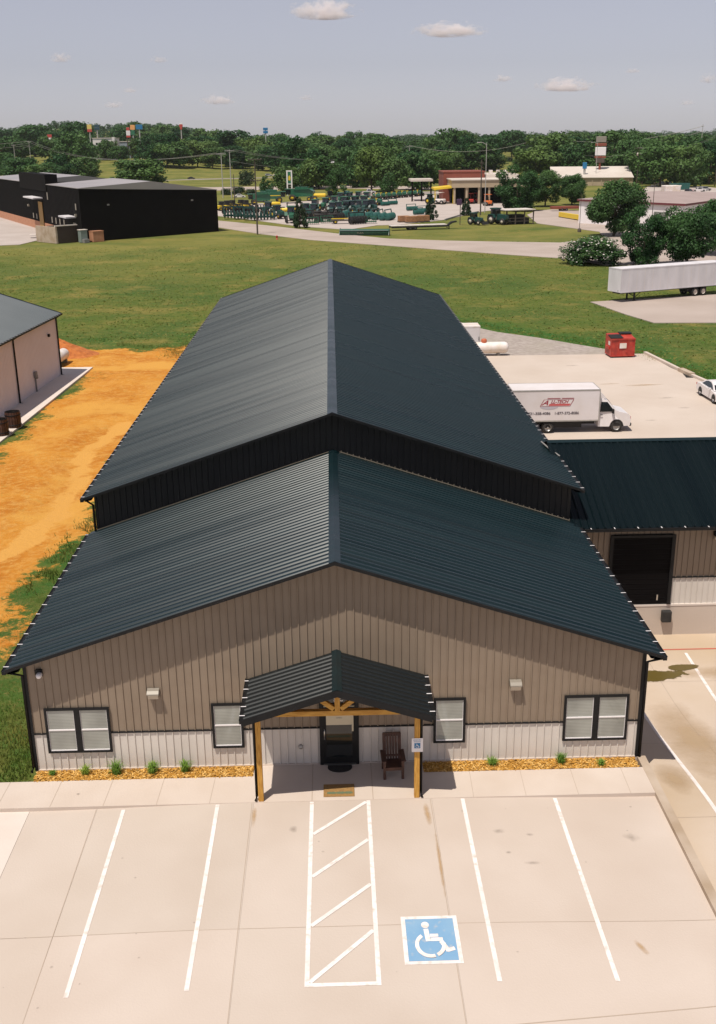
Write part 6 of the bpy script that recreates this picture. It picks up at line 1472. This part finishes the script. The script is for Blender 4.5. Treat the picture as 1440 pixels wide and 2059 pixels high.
t0 = thing('compact_loader', 'small yellow and black machine in the row beside the warehouse', 'loader', (0,0,0), 0, 'small yellow machines by the warehouse')
q = MB(); q.bbox(-1.2,.9,-.7,.7,.45,1.3,.08); q.build('body', M_YELL, t0); q = MB(); q.bbox(-.8,.3,-.55,.55,1.31,2.2,.05); q.build('cab', M_BLACK, t0); q = MB(); q.bar((-.8,-.8,1.5),(1.6,-.8,.6),.16); q.bar((-.8,.8,1.5),(1.6,.8,.6),.16); q.build('lift_arms', M_BLACK, t0)
for x in (-.7,.6):
    for y in (-.85,.85): small_wheel(t0, x, y, .42, .3, M_YELL)
row(t0, ((448,424),(459,422),(470,421),(487,420),(497,421)), 0.5, s=1.25)
t0 = thing('tyre_stack', 'stack of dark tyres near the middle front of the lot', 'tyres', (0,0,0), 0, 'stacks of tyres')
for k in range(4):
    q = MB(); q.lathe([(.45,-.2),(.85,-.2),(.95,-.1),(.95,.1),(.85,.2),(.45,.2)], (0,0,.2+k*.41), 'z', 18, caps=False); q.build('tyre', M_RUBBER, t0)
row(t0, ((641,447),(655,441),(640,440),(668,446)), 0, s=1.25)
t0 = thing('timber_pallet', 'brown timber crate in the row left of small cone evergreen', 'crate', (0,0,0), 0, 'timber crates')
q = MB(); q.box(-1.2,1.2,-.8,.8,.0,.2); q.build('base', M_POLEW, t0); q = MB(); q.bbox(-1.15,1.15,-.75,.75,.201,1.3,.03); q.build('load', mat('brown_crate', (0.34,0.17,0.08), .8, 0, (0.24,0.11,0.05), 3), t0)
row(t0, ((812,447),(826,448),(840,447),(852,446)), 0.2, s=1.2)
t = thing('bale_wagon', 'dark low wagon with yellow rails at the lot front', 'wagon', (0,0,0)); q = MB(); q.box(-3,3,-1.1,1.1,.7,.95); q.build('deck', M_POLEW, t); q = MB(); q.bar((-3,-1.1,1.3),(3,-1.1,1.3),.2); q.build('rail', M_YELL, t)
for x in (-2,2):
    for y in (-1,1): small_wheel(t, x, y, .5, .3, M_YELL)
place(t, 690, 450, 0.1)
# combine header and flat deck trailer by the road
p = G(683, 473); p2 = G(783, 473); d = p2-p; t = thing('combine_header', 'long dark green combine header lying on the grass by the road', 'header', (p.x, p.y, -1.04), math.atan2(d.y, d.x)); L_ = d.length
q = MB(); q.prism([(0,0.05),(1.5,0.0),(1.5,1.0),(.6,1.35),(0,1.1)], 'x', 0.12, L_-.12); q.build('trough', M_GREENM, t)
for x in (0, L_-.119): q = MB(); q.prism([(-.9,0.1),(1.55,0),(1.55,1.25),(.5,1.5),(-.5,.7)], 'x', x, x+.119); q.build('end_shield', M_DGREEN, t)
q = MB(); q.lathe([(.28,.2),(.28,L_-.2)], (0,-.45,1.0), 'x', 12)
for i in range(18): x = .3+(L_-.6)*i/17; q.box(x-.03,x+.03,-.95,.0,.96,1.03)
q.build('reel', M_DGREEN, t)
text_mesh('header_lettering', 'FLEX', .7, M_TANK, t, Matrix.Translation((L_*.42, -.06, .6)) @ FRONT)
p = G(785, 463); p2 = G(912, 459); d = p2-p; t = thing('deck_trailer', 'long low black trailer with pale deck parked along the grass', 'trailer', (p.x, p.y, -1.04), math.atan2(d.y, d.x)); L_ = d.length
q = MB(); q.box(0, L_-2, -1.2, 1.2, .95, 1.12); q.build('deck', M_TANK, t); q = MB(); q.box(0, L_-1.6, -1.22, -1.0, .55, .949); q.box(0, L_-1.6, 1.0, 1.22, .55, .949); q.build('beam', M_BLACK, t)
q = MB(); q.prism([(L_-2,.6),(L_-.6,1.6),(L_+.6,1.75),(L_+.6,1.45),(L_-.4,1.25),(L_-1.6,.6)], 'y', -.5, .5); q.build('gooseneck', M_BLACK, t); q = MB(); q.bar((L_-1.4,-.9,0),(L_-1.4,-.9,1.0),.16); q.bar((L_-1.4,-.95,.2),(L_-1.4,.95,.2),.14); q.build('landing_gear', M_BLACK, t)
for x in (4.5, 5.7):
    for y in (-1.0, 1.0): small_wheel(t, x, y, .45, .3, M_GREY)
# open shed
p = G(1018, 452); p2 = G(1072, 450); d = p2-p; L_ = d.length; t = thing('open_shed', 'open dark shed with flat white roof full of stored implements', 'shed', (p.x, p.y, -1.02), math.atan2(d.y, d.x))
q = MB(); q.prism([(-.4,-.4),(L_+.4,-.4),(L_+.4,5),(-.4,5)], 'z', 3.3, 3.5); q.build('roof', M_TANK, t)
for x in (0, L_*.33, L_*.67, L_):
    for y in (0, 4.6): q = MB(); q.box(x-.12, x+.12, y-.1, y+.1, 0, 3.29); q.build('post', M_POLEW, t)
for z in (.7, 1.4): q = MB(); q.box(-.1, L_+.1, -.05, .05, z, z+.12); q.build('rail', M_POLEW, t)
q = MB(); q.box(.5, L_-.5, 1.2, 4.2, 0, 1.5); q.box(1, L_-1.5, 1.6, 4, 1.501, 2.2); q.build('stored_goods', M_BLACK, t)
# yellow curved boom by the white building
t = thing('yellow_boom', 'curved yellow machine boom lying in front of the white low building', 'machinery', (0,0,-.95)); q = MB(); a = G(1126, 437); b = G(1204, 449); P = [a.lerp(b, k/8)+Vector((0, -3.2*math.sin(pi*k/8)*.6, .9)) for k in range(9)]; 
for i in range(8): q.bar((P[i].x,P[i].y,.75), (P[i+1].x,P[i+1].y,.75), .8, 1.1)
q.build('boom', M_YELL, t); q = MB()
for i in (0,3,5,8): q.box(P[i].x-.3,P[i].x+.3,P[i].y-.3,P[i].y+.3,0,.37)
q.build('skid', M_BLACK, t)
t = thing('rusty_trailer', 'low rust-coloured trailer behind the yellow boom', 'trailer', tuple(G(1135, 424)), 0.1); q = MB(); q.bbox(-4,4,-1.1,1.1,.6,1.3,.05); q.build('bed', M_REDWALL, t)
for x in (-1,.3): small_wheel(t, x, -1.0, .4, .3, M_GREY); small_wheel(t, x, 1.0, .4, .3, M_GREY)
# cars
def car_px(name, label, px, py, rz, paint, kind, z=-0.95):
    p = G(px, py); return car(name, label, (p.x, p.y, z), rz, paint, kind)
M_SILV = mat('silver_paint', (0.40,0.40,0.41), .35, .3, coat=.3); M_NAVY = mat('navy_paint', (0.015,0.03,0.06), .35, coat=.3); M_BLKP = mat('black_paint', (0.012,0.012,0.013), .3, coat=.3); M_TEALC = mat('teal_car_paint', (0.02,0.13,0.18), .4)
car_px('sedan', 'white sedan on the side road just right of the grey pole pair', 482, 398, 0.1, M_WHITE, 'sedan')
car_px('pickup_truck', 'white pickup on the dark lot between the two round trees', 741, 390, 0.1, M_WHITE, 'pickup')
car_px('sedan', 'small blue car beside the left round dark tree', 699, 393, 1.2, M_TEALC, 'suv')
car_px('van', 'pale van on the highway above the olive evergreen', 541, 355, 0.0, M_SILV, 'suv'); car_px('sedan', 'pale car on the highway following the pale van', 556, 354.5, 0.0, M_WHITE, 'sedan')
car_px('sedan', 'dark car on the highway left of the pole pair', 385, 360.5, 0.0, M_BLKP, 'sedan')
for px, py, rz, m, k, lab in ((1404,386,.1,M_WHITE,'pickup','white pickup truck in the car park behind the white building'),(1418,384,.4,M_SILV,'suv','silver car at the right end of the back car park'),(1385,389,.9,M_BLKP,'suv','black car right of the dark green container'),(1356,388,.2,M_NAVY,'sedan','dark blue sedan in front of the dark green container'),(1330,373,.5,M_SILV,'pickup','silver pickup near the trees behind the white building'),(1343,374,.6,M_BLKP,'pickup','black pickup beside the silver pickup near the trees')):
    p = G(px, py); car('parked_car' if k != 'pickup' else 'pickup_truck', lab, (p.x, p.y, -1.0), rz, m, k)
p = G(1366, 382); t = thing('skip_container', 'long dark green steel container in the back car park', 'container', (p.x, p.y, -1.0), 0.05); q = MB(); q.prism([(-3.6,0.2),(3.6,.2),(3.9,2.6),(-3.9,2.6)], 'y', -1.2, 1.2); q.build('bin', M_TEALM, t)
q = MB()
for x in (-3,-2,-1,0,1,2,3): q.box(x-.06,x+.06,-1.26,-1.201,.2,2.55)
q.build('rib', M_TEALM, t); q = MB(); q.box(-.3,.3,-1.28,-1.262,1.4,1.9); q.build('notice', M_TANK, t)
sheet('back_car_park', [G(*p) for p in ((1270,392),(1310,372),(1420,376),(1500,384),(1700,400),(1500,402),(1290,402))], -0.97, M_YARD)

# ------------------------------------------------------------------ clouds (real volumes, far off)
M_CLOUD = bpy.data.materials.new('cloud_vapour'); M_CLOUD.use_nodes = True; N = M_CLOUD.node_tree.nodes; N.remove(N['Principled BSDF'])
pv = N.new('ShaderNodeVolumePrincipled'); pv.inputs['Color'].default_value = (1.0,0.955,0.95,1); pv.inputs['Anisotropy'].default_value = 0.0
L = M_CLOUD.node_tree.links; L.new(pv.outputs[0], N['Material Output'].inputs['Volume'])
tc = N.new('ShaderNodeTexCoord'); at = N.new('ShaderNodeObjectInfo')
ns = N.new('ShaderNodeTexNoise'); ns.noise_dimensions = '4D'; ns.inputs['Scale'].default_value = 3.2; ns.inputs['Detail'].default_value = 4; ns.inputs['Roughness'].default_value = 0.62
mw = N.new('ShaderNodeMath'); mw.operation = 'MULTIPLY'; mw.inputs[1].default_value = 40.0; L.new(at.outputs['Random'], mw.inputs[0]); L.new(mw.outputs[0], ns.inputs['W'])
mp = N.new('ShaderNodeMapping'); mp.inputs['Scale'].default_value = (2.2,1.0,1.0); L.new(tc.outputs['Generated'], mp.inputs[0]); L.new(mp.outputs[0], ns.inputs['Vector'])
sb = N.new('ShaderNodeVectorMath'); sb.operation = 'SUBTRACT'; sb.inputs[1].default_value = (0.5,0.5,0.28); L.new(tc.outputs['Generated'], sb.inputs[0])
sc_ = N.new('ShaderNodeVectorMath'); sc_.operation = 'MULTIPLY'; sc_.inputs[1].default_value = (2.0,2.0,1.5); L.new(sb.outputs[0], sc_.inputs[0])
ln = N.new('ShaderNodeVectorMath'); ln.operation = 'LENGTH'; L.new(sc_.outputs[0], ln.inputs[0])
def _m(op, a, b):
    x = N.new('ShaderNodeMath'); x.operation = op
    for v, k in ((a, 0), (b, 1)):
        if isinstance(v, float): x.inputs[k].default_value = v
        else: L.new(v, x.inputs[k])
    return x.outputs[0]
body = _m('ADD', _m('MULTIPLY', _m('SUBTRACT', 0.80, ln.outputs['Value']), 1.0), _m('MULTIPLY', _m('SUBTRACT', ns.outputs['Fac'], 0.5), 3.0))
L.new(_m('MULTIPLY', _m('MINIMUM', _m('MAXIMUM', body, 0.0), 0.8), 0.060), pv.inputs['Density'])
scene.cycles.volume_step_rate = 0.4
def cloud(label, px, py, wpx, hpx, seed):
    r_ = ray(px, py); tt = 5200/r_[1]; c = CPOS+r_*tt; k = CF/tt; W_, H = wpx/k/2, hpx/k/2; rg = random.Random(seed)
    bm_ = __import__('bmesh').new(); __import__('bmesh').ops.create_icosphere(bm_, subdivisions=3, radius=1.0)
    for v in bm_.verts:
        p = v.co.copy(); f = 1.0
        q = Vector((p.x*W_*1.3, p.y*W_*.6, p.z*H*1.5))*f
        if q.z < 0: q.z *= .45
        v.co = q
    me = bpy.data.meshes.new('cloud'); bm_.to_mesh(me); bm_.free(); me.materials.append(M_CLOUD)
    o = bpy.data.objects.new('cloud', me); COL.objects.link(o); o.location = c; return tag(o, label, 'cloud', 'small fair-weather clouds')
for i, (a, lab) in enumerate((((655,24,124,44),'largest puffy cloud cut close to the top edge, centre'),((905,64,128,30),'long cloud right of the largest one'),((122,118,40,20),'small puffy cloud alone at the upper left'),((262,182,30,12),'tiny faint cloud below and right of the upper left puff'),((228,212,38,12),'faint flat wisp low at the left'),((440,203,64,20),'bright low puff left of centre near the skyline'),((320,121,32,14),'very faint wisp right of the upper left puff'),((615,197,28,12),'tiny faint wisp near the centre above the skyline'),((1012,159,40,14),'small pale cloud left of the right-hand long cloud'),((1140,174,108,28),'broad low cloud at the right'),((1424,160,34,20),'small puff at the right edge'),((1272,143,30,10),'thin faint wisp above the broad low right cloud'),((1382,207,28,10),'tiny wisp low at far right'))):
    cloud(lab, *a, i+1)

# ------------------------------------------------------------------ air
HAZE = True
if HAZE:
    mb = MB(); mb.box(-4300, 4300, -600, 4600, -3.0, 90.0)
    M_HAZE = bpy.data.materials.new('haze_air'); M_HAZE.use_nodes = True; N = M_HAZE.node_tree.nodes; N.remove(N['Principled BSDF'])
    pv = N.new('ShaderNodeVolumePrincipled'); pv.inputs['Density'].default_value = 0.00003; pv.inputs['Color'].default_value = (0.90,0.95,1.0,1)
    M_HAZE.node_tree.links.new(pv.outputs[0], N['Material Output'].inputs['Volume'])
    o = mb.build('haze', M_HAZE); o['kind'] = 'stuff'; o['label'] = 'thin pale haze in the air over the distant woods'; o['category'] = 'haze'
